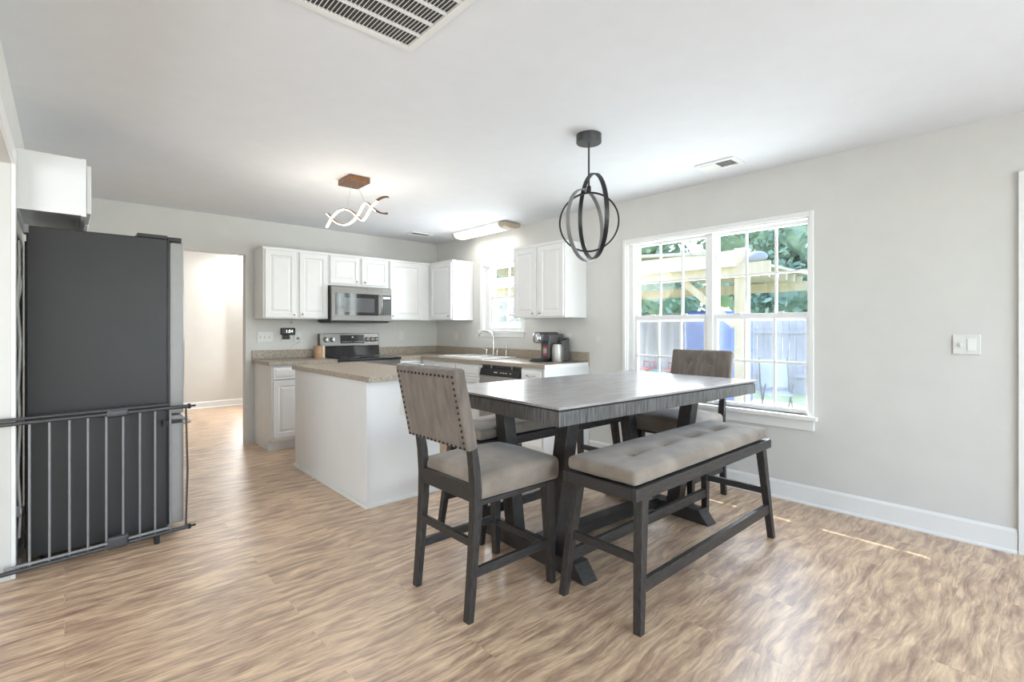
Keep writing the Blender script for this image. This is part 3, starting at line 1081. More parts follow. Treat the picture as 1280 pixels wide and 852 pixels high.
# ---- stove
c = thing('electric_stove', 'slate and black freestanding electric stove between worktops', 'stove', (2.63, 5.6, 0))
MB().box(2.252, 3.008, 5.36, 5.945, 0.03, 0.895).build('body', DGREY, c, world=True)
m = MB()
m.cushion(2.246, 3.012, 5.295, 5.90, 0.8965, 0.928, 0.015, 6)
m.build('cooktop', BGLASS, c, world=True)
ck = c
for (bx, by, br) in ((2.43, 5.46, 0.10), (2.83, 5.46, 0.085), (2.43, 5.73, 0.075), (2.83, 5.73, 0.10)):
    MB().band((bx, by, 0.9284), br, 0.0008, 0.003, (0, 0, 1), 40).build('burner_ring', mat('grey_print', (0.22, 0.22, 0.22), 0.4), ck, world=True)
m = MB()
m.prism8([(2.248, 5.86, 0.929), (3.010, 5.86, 0.929), (3.010, 5.945, 0.929), (2.248, 5.945, 0.929),
          (2.248, 5.885, 1.048), (3.010, 5.885, 1.048), (3.010, 5.945, 1.048), (2.248, 5.945, 1.048)])
m.build('rear_riser', BGLASS, c, world=True)
m = MB()
m.prism8([(2.246, 5.868, 1.050), (3.012, 5.868, 1.050), (3.012, 5.945, 1.050), (2.246, 5.945, 1.050),
          (2.246, 5.885, 1.205), (3.012, 5.885, 1.205), (3.012, 5.945, 1.205), (2.246, 5.945, 1.205)])
bgd = m.build('backguard', STEELH, c, world=True, bevel=0.006)
MB().prism8([(2.495, 5.8655, 1.083), (2.80, 5.8655, 1.083), (2.80, 5.875, 1.083), (2.495, 5.875, 1.083),
             (2.495, 5.877, 1.185), (2.80, 5.877, 1.185), (2.80, 5.884, 1.185), (2.495, 5.884, 1.185)]).build('display', BGLASS, bgd, world=True)
m = MB()
for k in range(6):
    m.box(2.52 + k * 0.022, 2.53 + k * 0.022, 5.865, 5.8672, 1.10, 1.105)
    m.box(2.67 + k * 0.020, 2.68 + k * 0.020, 5.865, 5.8672, 1.10, 1.105)
m.prism8([(2.635, 5.870, 1.150), (2.665, 5.870, 1.150), (2.665, 5.8725, 1.150), (2.635, 5.8725, 1.150), (2.645, 5.872, 1.168), (2.655, 5.872, 1.168), (2.655, 5.8745, 1.168), (2.645, 5.8745, 1.168)])
m.build('display_marks', mat('white_print', (0.75, 0.75, 0.75), 0.5), bgd, world=True)
for kx in (2.315, 2.395, 2.842, 2.905, 2.965):
    k = MB().lathe([(0.030, 0.0), (0.030, 0.006), (0.024, 0.010), (0.022, 0.030), (0.019, 0.034), (0.0, 0.034)], (kx, 5.8735, 1.128), (0, -1, 0.11), 20).build('knob', STEEL, bgd, world=True)
    MB().box(kx - 0.004, kx + 0.004, 5.828, 5.8385, 1.116, 1.152).build('knob_grip', CHROME, k, world=True)
MB().box(2.256, 3.004, 5.322, 5.359, 0.22, 0.80).build('oven_door', STEELH, c, world=True, bevel=0.006)
MB().box(2.36, 2.90, 5.319, 5.3219, 0.36, 0.66).build('oven_window', BGLASS, c, world=True)
MB().tube([(2.30, 5.321, 0.745), (2.30, 5.268, 0.75), (2.96, 5.268, 0.75), (2.96, 5.321, 0.745)], 0.012, 10).build('oven_handle', STEEL, c, world=True)
MB().box(2.256, 3.004, 5.325, 5.359, 0.04, 0.205).build('drawer', STEELH, c, world=True, bevel=0.005)
MB().box(2.256, 3.004, 5.330, 5.359, 0.81, 0.893).build('front_rail', STEELH, c, world=True)
m = MB()
for fx in (2.29, 2.97):
    for fy in (5.42, 5.9):
        m.box(fx - 0.02, fx + 0.02, fy - 0.02, fy + 0.02, 0, 0.03)
m.build('feet', BLACK, c, world=True)

# ---- microwave
c = thing('microwave', 'stainless over-the-range microwave with dark window under the short cabinet', 'microwave', (2.635, YB, 1.345))
MB().box(2.256, 3.012, 5.59, YB - 0.002, 1.343, 1.7615).build('body', mat('black_enamel', (0.018, 0.017, 0.016), 0.4), c, world=True)
m = MB()
m.box(2.256, 3.012, 5.555, 5.589, 1.353, 1.755)
d = m.build('front', STEELH, c, world=True, bevel=0.006)
MB().box(2.300, 2.835, 5.5525, 5.5549, 1.42, 1.675).build('window', BGLASS, d, world=True)
MB().box(2.3995, 2.785, 5.5515, 5.5524, 1.455, 1.625).build('window_screen', mat('grey_screen_glass', (0.10, 0.10, 0.105), 0.08), d, world=True)
MB().box(2.888, 3.004, 5.5525, 5.5549, 1.425, 1.672).build('control_panel', mat('dark_keypad', (0.055, 0.055, 0.055), 0.25), d, world=True)
MB().box(2.897, 2.99, 5.5505, 5.5524, 1.627, 1.652).build('display', emission_mat('pale_display', (0.75, 0.78, 0.8), 0.5), d, world=True)
m = MB()
for r in range(7):
    for q in range(3):
        m.box(2.905 + q * 0.031, 2.924 + q * 0.031, 5.5515, 5.5524, 1.437 + r * 0.025, 1.447 + r * 0.025)
m.build('keys', mat('grey_key', (0.14, 0.14, 0.14), 0.4), d, world=True)
MB().box(2.8785, 2.880, 5.554, 5.5549, 1.356, 1.752).build('panel_seam', BLACK, d, world=True)
MB().tube([(2.862, 5.555, 1.665), (2.862, 5.522, 1.655), (2.862, 5.515, 1.55), (2.862, 5.522, 1.44), (2.862, 5.555, 1.43)], 0.011, 10).build('handle', STEEL, d, world=True)
MB().lathe([(0.010, 0), (0.010, 0.002), (0, 0.002)], (2.67, 5.555, 1.715), (0, -1, 0), 18).build('badge', CHROME, d, world=True)
MB().box(2.27, 2.99, 5.60, 5.95, 1.333, 1.3425).build('grease_filter', BLACK, c, world=True)

# ---- sink and faucet
c = thing('kitchen_sink', 'white double-bowl drop-in sink below the kitchen window', 'sink', (3.62, 4.66, ZT))
m = MB()
for (ya, yb_) in ((4.27, 4.65), (4.69, 5.06)):
    m.box(3.425, 3.435, ya, yb_, 0.74, ZT + 0.0).box(3.815, 3.825, ya, yb_, 0.74, ZT)
    m.box(3.435, 3.815, ya, ya + 0.01, 0.74, ZT).box(3.435, 3.815, yb_ - 0.01, yb_, 0.74, ZT)
    m.box(3.425, 3.825, ya, yb_, 0.73, 0.74)
m.build('basins', CERAMIC, c, world=True)
m = MB()
m.box(3.39, 3.44, 4.235, 5.095, ZT + 0.001, ZT + 0.013).box(3.81, 3.905, 4.235, 5.095, ZT + 0.001, ZT + 0.013)
m.box(3.44, 3.81, 4.235, 4.285, ZT + 0.001, ZT + 0.013).box(3.44, 3.81, 5.045, 5.095, ZT + 0.001, ZT + 0.013)
m.box(3.44, 3.81, 4.635, 4.705, ZT + 0.001, ZT + 0.013)
m.build('rim', CERAMIC, c, world=True, bevel=0.004)

c = thing('kitchen_faucet', 'brushed nickel gooseneck faucet with two lever handles behind the sink', 'faucet', (3.865, 4.60, ZT + 0.014))
ZB = ZT + 0.014
m = MB()
m.cushion(3.842, 3.888, 4.50, 4.78, ZB, ZB + 0.016, 0.007, 3)
m.build('deck_plate', CHROME, c, world=True)
yc = 4.60
pts = [(3.865, yc, ZB + 0.016), (3.865, yc, ZB + 0.20)]
for k in range(1, 13):
    q = PI * k / 12 * 0.92
    pts.append((3.865 - (0.10 - 0.10 * math.cos(q)) * 0.75, yc + (0.10 - 0.10 * math.cos(q)) * 0.66, ZB + 0.20 + 0.10 * math.sin(q)))
MB().tube(pts, 0.0125, 12).build('spout', CHROME, c, world=True)
for ya in (4.53, 4.73):
    h = MB().lathe([(0.020, 0), (0.016, 0.02), (0.013, 0.04), (0.014, 0.055), (0.0, 0.06)], (3.865, ya, ZB + 0.016), seg=16).build('handle', CHROME, c, world=True)
    MB().tube([(3.865, ya, ZB + 0.065), (3.855, ya + (0.03 if ya > 4.6 else -0.03), ZB + 0.085), (3.85, ya + (0.06 if ya > 4.6 else -0.06), ZB + 0.088)], 0.007, 8, r2=0.005).build('lever', CHROME, h, world=True)
c = thing('side_sprayer', 'slim nickel sprayer standing on the sink rim beside the faucet', 'sprayer', (3.868, 4.37, ZB))
MB().lathe([(0.022, 0), (0.018, 0.008), (0.012, 0.012), (0.012, 0.02)], (0, 0, 0), seg=16).build('base', CHROME, c)
MB().lathe([(0.011, 0.02), (0.013, 0.06), (0.012, 0.10), (0.015, 0.13), (0.010, 0.145), (0, 0.147)], (0, 0, 0), seg=16).build('spray_head', CHROME, c)

# ---- coffee machine
c = thing('coffee_machine', 'grey pod coffee machine with striped sticker at the worktop end', 'coffee machine', (3.73, 3.48, ZT), -0.08)
CG = mat('warm_grey_plastic', (0.105, 0.10, 0.097), 0.38, var=0.1)
MB().cushion(-0.20, 0.17, -0.005, 0.15, 0.001, 0.022, 0.009, 4).build('base', mat('black_plastic', (0.02, 0.02, 0.022), 0.35), c)
MB().cushion(-0.06, 0.16, 0.00, 0.14, 0.022, 0.285, 0.025, 4).build('body', CG, c)
MB().cushion(-0.17, 0.10, 0.005, 0.135, 0.19, 0.305, 0.03, 4).build('brew_head', mat('dark_grey_plastic', (0.055, 0.055, 0.058), 0.28), c)
MB().lathe([(0.055, 0), (0.062, 0.01), (0.062, 0.075), (0.05, 0.095)], (-0.135, 0.07, 0.198), seg=28).build('brew_face', mat('bright_silver_plastic', (0.5, 0.5, 0.5), 0.2, metal=0.9), c)
MB().cushion(0.06, 0.17, -0.07, -0.006, 0.001, 0.245, 0.02, 4).build('water_tank', CG, c)
MB().cushion(-0.19, -0.07, 0.01, 0.13, 0.022, 0.036, 0.006, 3).build('drip_tray', DGREY, c)
st = MB()
cols = [('sticker_magenta', (0.65, 0.06, 0.30)), ('sticker_yellow', (0.70, 0.62, 0.12)), ('sticker_lilac', (0.40, 0.40, 0.75)), ('sticker_red', (0.65, 0.10, 0.08))]
for i, (nm, cc) in enumerate(cols):
    MB().box(-0.0625, -0.0605, 0.035, 0.085, 0.135 - i * 0.023, 0.156 - i * 0.023).build('sticker_stripe', mat(nm, cc, 0.5), c)
c = thing('milk_frother', 'stainless milk jug standing in front of the coffee machine side', 'jug', (3.70, 3.40, ZT), 0)
MB().lathe([(0.050, 0.001), (0.052, 0.006), (0.052, 0.15), (0.046, 0.175), (0.047, 0.182), (0.043, 0.182), (0.042, 0.17)], seg=32).build('jug_body', STEEL, c)
MB().lathe([(0.047, 0.182), (0.046, 0.192), (0.012, 0.198), (0.0, 0.198)], seg=28).build('lid', mat('smoked_lid', (0.03, 0.03, 0.03), 0.2), c)
MB().tube([(0, 0, 0.196), (0.02, -0.05, 0.225), (0.03, -0.10, 0.24)], 0.006, 8, r2=0.009).build('spoon_handle', BLACK, c)

# ---- small things on the back wall
def plate_y(x, z, w, h, label, name='outlet_plate', cat='outlet', toggles=0):
    o = thing(name, label, cat, (x, YB - 0.001, z))
    MB().box(x - w / 2, x + w / 2, YB - 0.007, YB - 0.001, z - h / 2, z + h / 2).build('plate', PLATE, o, world=True, bevel=0.002)
    n = max(1, toggles)
    m = MB()
    for k in range(n):
        xx = x + (k - (n - 1) / 2) * 0.046
        if toggles:
            m.box(xx - 0.005, xx + 0.005, YB - 0.016, YB - 0.0071, z - 0.012, z + 0.012)
        else:
            m.box(xx - 0.016, xx + 0.016, YB - 0.009, YB - 0.0071, z + 0.008, z + 0.036).box(xx - 0.016, xx + 0.016, YB - 0.009, YB - 0.0071, z - 0.036, z - 0.008)
    m.build('switch' if toggles else 'socket', MATS['soft_white_plastic'], o, world=True)
    return o


def plate_x(y, z, w, h, label, toggles=0, name='outlet_plate', cat='outlet'):
    o = thing(name, label, cat, (XR - 0.001, y, z))
    MB().box(XR - 0.007, XR - 0.001, y - w / 2, y + w / 2, z - h / 2, z + h / 2).build('plate', PLATE, o, world=True, bevel=0.002)
    MB().box(XR - 0.009, XR - 0.0071, y - 0.016, y + 0.016, z + 0.008, z + 0.036).box(XR - 0.009, XR - 0.0071, y - 0.016, y + 0.016, z - 0.036, z - 0.008).build('socket', MATS['soft_white_plastic'], o, world=True)
    return o


plate_y(1.665, 1.165, 0.165, 0.115, 'white triple switch plate on the back wall near the hall opening', 'switch_plate', 'switch', 3)
plate_y(2.02, 1.165, 0.075, 0.118, 'white outlet plate under the two-door cabinet, right of the clock')
plate_y(3.38, 1.165, 0.075, 0.118, 'white outlet plate between stove and corner cabinet')
plate_x(5.50, 1.16, 0.075, 0.118, 'white outlet plate on the window wall near the corner')
plate_x(3.466, 1.155, 0.075, 0.118, 'white outlet plate on the wall behind the milk jug')
plate_x(3.075, 1.155, 0.05, 0.05, 'small white round-edged wall plate past the worktop end', name='wall_plate', cat='wall plate')

ck = thing('digital_clock', 'black digital clock showing 1:54 on the wall over the short worktop', 'clock', (1.90, YB - 0.008, 1.2))
CB = mat('matte_black_plastic', (0.012, 0.012, 0.011), 0.45)
MB().cushion(1.825, 1.985, YB - 0.045, YB - 0.010, 1.190, 1.272, 0.012, 3).build('case', CB, ck, world=True)
MB().box(1.838, 1.972, YB - 0.0463, YB - 0.0449, 1.203, 1.259).build('screen', mat('dark_screen', (0.03, 0.03, 0.028), 0.2), ck, world=True)
text_mesh('1:54', 0.048, 'digits', emission_mat('pale_digits', (0.85, 0.85, 0.82), 0.9), ck,
          Matrix.Translation((1.913 - 1.90, YB - 0.0472 - (YB - 0.008), 1.231 - 1.2)) @ Matrix.Rotation(PI / 2, 4, 'X'))
MB().cushion(1.845, 1.925, YB - 0.040, YB - 0.010, 1.140, 1.188, 0.010, 3).build('plug_base', CB, ck, world=True)
MB().box(1.84, 1.93, YB - 0.0105, YB - 0.001, 1.12, 1.20).build('wall_plate', PLATE, ck, world=True)

hk = thing('plug_adapter', 'small white and grey plug in the outlet beside the clock', 'plug', (2.02, YB - 0.012, 1.16))
MB().lathe([(0.018, 0), (0.018, 0.03), (0.012, 0.036), (0, 0.036)], (2.025, YB - 0.0095, 1.15), (0, -1, 0), 16).build('plug_body', CORD, hk, world=True)
MB().tube([(2.025, YB - 0.04, 1.145), (2.03, YB - 0.05, 1.11), (1.99, YB - 0.03, 1.08), (1.95, YB - 0.030, 1.06), (1.94, YB - 0.025, 1.03)], 0.003, 6).build('cord', PLATE, hk, world=True)
hk = MB().lathe([(0.008, 0), (0.006, 0.012), (0.012, 0.02), (0.010, 0.026), (0, 0.027)], (1.95, YB - 0.001, 1.335), (0, -1, 0), 14).build('wall_hook', STEEL)
tag(hk, 'tiny metal hook on the wall under the two-door cabinet', 'hook')
hk = thing('wooden_canister', 'two-tone light wood canister on the worktop against the stove', 'canister', (2.165, 5.72, ZT))
MB().lathe([(0.047, 0.001), (0.050, 0.006), (0.050, 0.135), (0.047, 0.14), (0.0, 0.14)], seg=28).build('body', LIGHTWOOD, hk)
MB().box(0.03, 0.062, -0.05, 0.05, 0.001, 0.145).build('slat', mat('pale_wood', (0.66, 0.50, 0.34), 0.5, var=0.1), hk, bevel=0.004)

# ---- switch plate on the window wall
sp = thing('switch_plate', 'white double switch plate with toggle and rocker on the bare wall beside the door', 'switch', (XR - 0.001, 0.356, 1.165))
MB().box(XR - 0.008, XR - 0.001, 0.296, 0.417, 1.107, 1.223).build('plate', PLATE, sp, world=True, bevel=0.002)
MB().box(XR - 0.012, XR - 0.0081, 0.315, 0.352, 1.13, 1.20).build('rocker_switch', TRIM, sp, world=True, bevel=0.001)
MB().box(XR - 0.020, XR - 0.0081, 0.376, 0.386, 1.152, 1.176).build('toggle_switch', MATS['soft_white_plastic'], sp, world=True)

# ------------------------------------------------------------------ refrigerator
c = thing('refrigerator', 'charcoal-sided refrigerator with stainless doors standing against the left wall', 'refrigerator', (0.16, 4.07, 0))
MB().box(-0.150, 0.462, 3.622, 4.52, 0.05, 1.800).build('body', FRSIDE, c, world=True, bevel=0.006)
MB().box(0.463, 0.474, 3.630, 4.51, 0.07, 1.79).build('door_gasket', BLACK, c, world=True)
for (ya, yb_) in ((3.618, 4.068), (4.073, 4.524)):
    d = MB()
    d.cushion(0.475, 0.545, ya, yb_, 0.74, 1.785, 0.012, 4)
    d = d.build('door', FRDOOR, c, world=True)
    yy = 4.03 if ya < 3.9 else 4.11
    MB().tube([(0.545, yy, 0.85), (0.595, yy, 0.87), (0.60, yy, 1.2), (0.595, yy, 1.6), (0.545, yy, 1.62)], 0.012, 10).build('handle', STEEL, d, world=True)
d = MB().cushion(0.475, 0.545, 3.618, 4.524, 0.07, 0.73, 0.012, 4).build('freezer_drawer', FRDOOR, c, world=True)
MB().tube([(0.545, 3.75, 0.66), (0.595, 3.77, 0.66), (0.595, 4.37, 0.66), (0.545, 4.39, 0.66)], 0.012, 10).build('handle', STEEL, d, world=True)
MB().box(0.315, 0.462, 3.622, 4.52, 1.801, 1.822).build('hinge_cover', FRSIDE, c, world=True, bevel=0.003)
MB().box(0.463, 0.535, 3.63, 3.72, 1.788, 1.816).box(0.463, 0.535, 4.42, 4.51, 1.788, 1.816).build('hinge', BLACK, c, world=True, bevel=0.004)
MB().box(-0.162, -0.140, 3.612, 3.70, 1.76, 1.805).build('rear_bracket', SOFTGREY, c, world=True, bevel=0.002)
MB().box(-0.158, -0.1505, 3.66, 4.48, 0.10, 1.72).build('rear_panel', BLACK, c, world=True)
m = MB()
for yy in (3.75, 4.45):
    for xx in (-0.08, 0.40):
        m.lathe([(0.025, 0), (0.025, 0.05)], (xx, yy, 0), seg=12)
m.build('feet', BLACK, c, world=True)
MB().box(0.30, 0.46, 3.66, 4.48, 0.015, 0.0495).build('toe_grille', BLACK, c, world=True)
m = MB()
pts = [(-0.178, 3.66, 1.72), (-0.176, 3.65, 1.55), (-0.184, 3.66, 1.40), (-0.172, 3.64, 1.18), (-0.180, 3.65, 0.95), (-0.174, 3.64, 0.75), (-0.182, 3.65, 0.50), (-0.172, 3.64, 0.30), (-0.178, 3.66, 0.16)]
MB().tube(pts, 0.0065, 8).build('power_cord', CORD, c, world=True)
pts = [(-0.172, 3.70, 1.70), (-0.186, 3.68, 1.62), (-0.170, 3.68, 1.50), (-0.186, 3.69, 1.36), (-0.176, 3.68, 1.1)]
MB().tube(pts, 0.005, 8).build('water_line', PLATE, c, world=True)
MB().cushion(-0.192, -0.165, 3.635, 3.665, 0.27, 0.335, 0.008, 3).build('plug', SOFTGREY, c, world=True)

# ------------------------------------------------------------------ pet gate in front of the fridge
GX0, GY0, GX1, GY1 = -0.62, 3.415, 0.558, 3.562
c = thing('pet_gate', 'black metal pressure gate of thin bars in front of the refrigerator side', 'gate', (GX0, GY0, 0), math.atan2(GY1 - GY0, GX1 - GX0))
GL = math.hypot(GX1 - GX0, GY1 - GY0)
MB().tube([(0, 0, 0.786), (GL, 0, 0.786)], 0.011, 10).build('top_rail', DGREY, c)
MB().tube([(0, 0, 0.052), (GL, 0, 0.052)], 0.011, 10).build('bottom_rail', DGREY, c)
MB().tube([(0.25, -0.004, 0.808), (GL - 0.10, -0.004, 0.808)], 0.008, 8).build('telescopic_tube', DGREY, c)
MB().tube([(0.40, -0.004, 0.075), (GL - 0.10, -0.004, 0.075)], 0.008, 8).build('telescopic_tube', SOFTGREY, c)
# bar positions measured along the gate
for px in (37, 62, 87, 110, 133, 154, 175, 194, 213):
    k = (px - 640) / 616.8
    s_, c_ = math.sin(YAW), math.cos(YAW)
    dx, dy = s_ + c_ * k, c_ - s_ * k
    # intersect ray with gate line
    ex, ey = (GX1 - GX0) / GL, (GY1 - GY0) / GL
    den = dx * ey - dy * ex
    tt = (GX0 * ey - GY0 * ex) / den
    u = (dx * tt - GX0) * ex + (dy * tt - GY0) * ey
    MB().tube([(u, 0, 0.062), (u, 0, 0.776)], 0.0055, 8).build('bar', SOFTGREY, c)
for q in (0.10, 0.22, 0.34):
    MB().tube([(q, 0, 0.062), (q, 0, 0.776)], 0.0055, 8).build('bar', SOFTGREY, c)
MB().tube([(GL - 0.012, 0, 0.052), (GL - 0.004, -0.004, 0.40), (GL - 0.012, 0, 0.786)], 0.006, 8).build('end_bar', DGREY, c)
um = 0.845
MB().cushion(um - 0.05, um + 0.05, -0.016, 0.016, 0.765, 0.812, 0.014, 4).build('latch_cover', DGREY, c)
MB().cushion(um - 0.05, um + 0.05, -0.016, 0.016, 0.035, 0.105, 0.014, 4).build('latch_cover', DGREY, c)
MB().lathe([(0.016, 0), (0.016, 0.012), (0.006, 0.014), (0.006, 0.04)], (GL, 0, 0.786), (1, 0, 0), 14).build('tension_foot', BLACK, c)
MB().lathe([(0.016, 0), (0.016, 0.012), (0.006, 0.014), (0.006, 0.04)], (GL, 0, 0.052), (1, 0, 0), 14).build('tension_foot', BLACK, c)
MB().box(GL - 0.13, GL - 0.03, 0.0, 0.02, 0.69, 0.71).box(GL - 0.13, GL - 0.118, 0.0, 0.02, 0.68, 0.72).build('hinge_clamp', BLACK, c)
m = MB()
for q in (0.2, GL - 0.16):
    m.box(q - 0.012, q + 0.012, -0.014, 0.014, 0.0, 0.045)
m.build('foot', BLACK, c)

# ------------------------------------------------------------------ dining table
TR = math.radians(-3.1)
Lt, Wt = 1.868, 1.045
nl = Vector((1.607, 1.465))
ux = Vector((math.cos(TR), math.sin(TR)))
uy = Vector((-math.sin(TR), math.cos(TR)))
tc_ = nl + ux * (Lt / 2) + uy * (Wt / 2)
c = thing('dining_table', 'counter-height charcoal trestle dining table with rough-sawn edge between the benches', 'table', (tc_.x, tc_.y, 0), TR)
hx, hy = Lt / 2, Wt / 2
MB().box(-hx, hx, -hy, hy, 0.897, 0.910).build('table_top', TOPW, c, bevel=0.003)
MB().box(-hx + 0.012, hx - 0.012, -hy + 0.012, hy - 0.012, 0.890, 0.897).build('shadow_groove', GROOVE, c)
m = MB()
m.box(-hx + 0.004, hx - 0.004, -hy + 0.004, -hy + 0.03, 0.822, 0.890)
m.box(-hx + 0.004, hx - 0.004, hy - 0.03, hy - 0.004, 0.822, 0.890)
m.box(-hx + 0.004, -hx + 0.03, -hy + 0.03, hy - 0.03, 0.822, 0.890)
m.box(hx - 0.03, hx - 0.004, -hy + 0.03, hy - 0.03, 0.822, 0.890)
m.build('apron', APRON, c, bevel=0.003)
MB().box(-hx + 0.03, hx - 0.03, -hy + 0.03, hy - 0.03, 0.868, 0.8895).build('under_frame', DARKW, c)
for sx in (-1, 1):
    xt = -0.62 if sx < 0 else 0.53
    MB().box(xt - 0.055, xt + 0.055, -0.40, 0.40, 0.80, 0.8675).build('cross_rail', DARKW, c, bevel=0.004)
    for sy in (-1, 1):
        MB().beam((xt, sy * 0.27, 0.799), (xt, sy * 0.16, 0.085), 0.080, 0.090, 0.080, 0.090, side=(1, 0, 0)).build('leg', DARKZ, c, bevel=0.005)
    m = MB()
    z0, z1 = 0.0, 0.085
    m.prism8([(xt - 0.05, -0.43, z0), (xt + 0.05, -0.43, z0), (xt + 0.05, 0.43, z0), (xt - 0.05, 0.43, z0),
              (xt - 0.05, -0.36, z1), (xt + 0.05, -0.36, z1), (xt + 0.05, 0.36, z1), (xt - 0.05, 0.36, z1)])
    m.build('foot', DARKW, c, bevel=0.004)
MB().box(-0.571, 0.481, -0.045, 0.045, 0.02, 0.085).build('stretcher', DARKW, c, bevel=0.004)

# ------------------------------------------------------------------ chairs
def make_chair(name, label):
    """faces +X, origin under the seat centre; x from rear legs (-) to front (+)"""
    c = thing(name, label, 'chair', (0, 0, 0), 0, 'counter-height chairs at the table ends')
    W = 0.23     # half width over the legs
    x0 = -0.285
    for sy in (-1, 1):
        y = sy * (W - 0.0225)
        zs = [0.0, 0.15, 0.30, 0.43, 0.55, 0.66, 0.76]
        xs = [0.000, 0.014, 0.026, 0.036, 0.038, 0.030, 0.014]
        ws = [0.040, 0.042, 0.043, 0.046, 0.046, 0.045, 0.042]
        ds = [0.030, 0.032, 0.034, 0.038, 0.038, 0.036, 0.032]
        MB().sweep([(x0 + q + 0.017, y, z) for q, z in zip(xs, zs)], list(zip(ws, ds)), side=(0, 1, 0)).build('leg', DARKZ, c, bevel=0.003)
    for sy in (-1, 1):
        yt = sy * (W - 0.03)
        yb = sy * (W - 0.018)
        MB().beam((0.243, yb, 0.0), (0.225, yt, 0.508), 0.032, 0.036, 0.052, 0.055, side=(1, 0, 0)).build('leg', DARKZ, c, bevel=0.003)
    m = MB()
    m.box(x0 + 0.036, x0 + 0.058, -W + 0.045, W - 0.045, 0.505, 0.578)
    m.box(x0 + 0.06, 0.20, -W + 0.012, -W + 0.034, 0.485, 0.508).box(x0 + 0.06, 0.20, W - 0.034, W - 0.012, 0.485, 0.508)
    m.box(0.20, 0.222, -W + 0.06, W - 0.06, 0.485, 0.508)
    m.build('seat_rail', DARKW, c, bevel=0.002)
    MB().box(x0 + 0.028, x0 + 0.048, -W + 0.04, W - 0.04, 0.315, 0.35).build('stretcher', DARKW, c, bevel=0.002)
    MB().box(0.224, 0.244, -W + 0.04, W - 0.04, 0.165, 0.20).build('stretcher', DARKW, c, bevel=0.002)
    for sy in (-1, 1):
        y = sy * (W - 0.022)
        MB().box(x0 + 0.05, 0.225, y - 0.010, y + 0.010, 0.180, 0.222).build('stretcher', DARKW, c, bevel=0.002)

    def dome(u, v, w, q):
        if w > -0.2:
            q.z += 0.038 * (1 - u * u) * (1 - v * v) * (w + 0.2) / 1.2
        # corner notch around rear legs is left to the sides: narrow the rear a little
        k = (1 - (u + 1) / 2)
        q.y *= 1 - 0.05 * k
        return q
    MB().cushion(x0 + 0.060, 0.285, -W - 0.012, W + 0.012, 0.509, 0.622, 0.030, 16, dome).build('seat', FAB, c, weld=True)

    # upholstered back, leaning towards -X
    lean = math.atan2(0.075, 0.35)
    Hb, Tb = 0.355, 0.056
    R = Matrix.Translation((x0 - 0.010, 0, 0.735)) @ Matrix.Rotation(-lean, 4, 'Y')

    def tuft(u, v, w, q):
        # buttons on the front face (+x)
        if u > 0.5:
            d = 0
            for by in (-0.09, 0.09):
                for bz in (0.12, 0.255):
                    r2 = (q.y - by) ** 2 + (q.z - bz) ** 2
                    d = max(d, math.exp(-r2 / (2 * 0.017 ** 2)))
            q.x += 0.010 * (1 - v * v) * (1 - w * w) - 0.016 * d
        return q
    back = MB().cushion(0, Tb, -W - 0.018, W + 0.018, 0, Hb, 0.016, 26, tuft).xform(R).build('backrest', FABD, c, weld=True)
    back['label'] = 'darker taupe upholstered back'
    m = MB()
    for k in range(15):
        y = -W + 0.008 + (2 * W - 0.016) * k / 14
        m.sphere((-0.001, y, Hb - 0.026), 0.0062, 8, 6)
        m.sphere((-0.001, y, 0.014), 0.0062, 8, 6)
    for k in range(1, 12):
        z = 0.014 + (Hb - 0.04) * k / 12
        for sy in (-1, 1):
            m.sphere((-0.001, sy * (W - 0.008), z), 0.0062, 8, 6)
    m.xform(R).build('nailhead_trim', NAIL, back)
    for by in (-0.09, 0.09):
        for bz in (0.12, 0.255):
            MB().sphere((Tb - 0.006, by, bz), 0.010, 12, 8, (0.6, 1, 1)).xform(R).build('button', FABD, back)
    return c


ch1 = make_chair('counter_chair', 'upholstered counter chair seen from behind with nailhead trim, nearest the camera')
ch1.location = (1.265 + 0.285, 1.90, 0)
ch2 = copy_tree(ch1)
ch2['label'] = 'upholstered counter chair with button-tufted back standing at the window end of the table'
ch2.location = (3.728 - 0.285, 1.905, 0)
ch2.rotation_euler = (0, 0, PI)


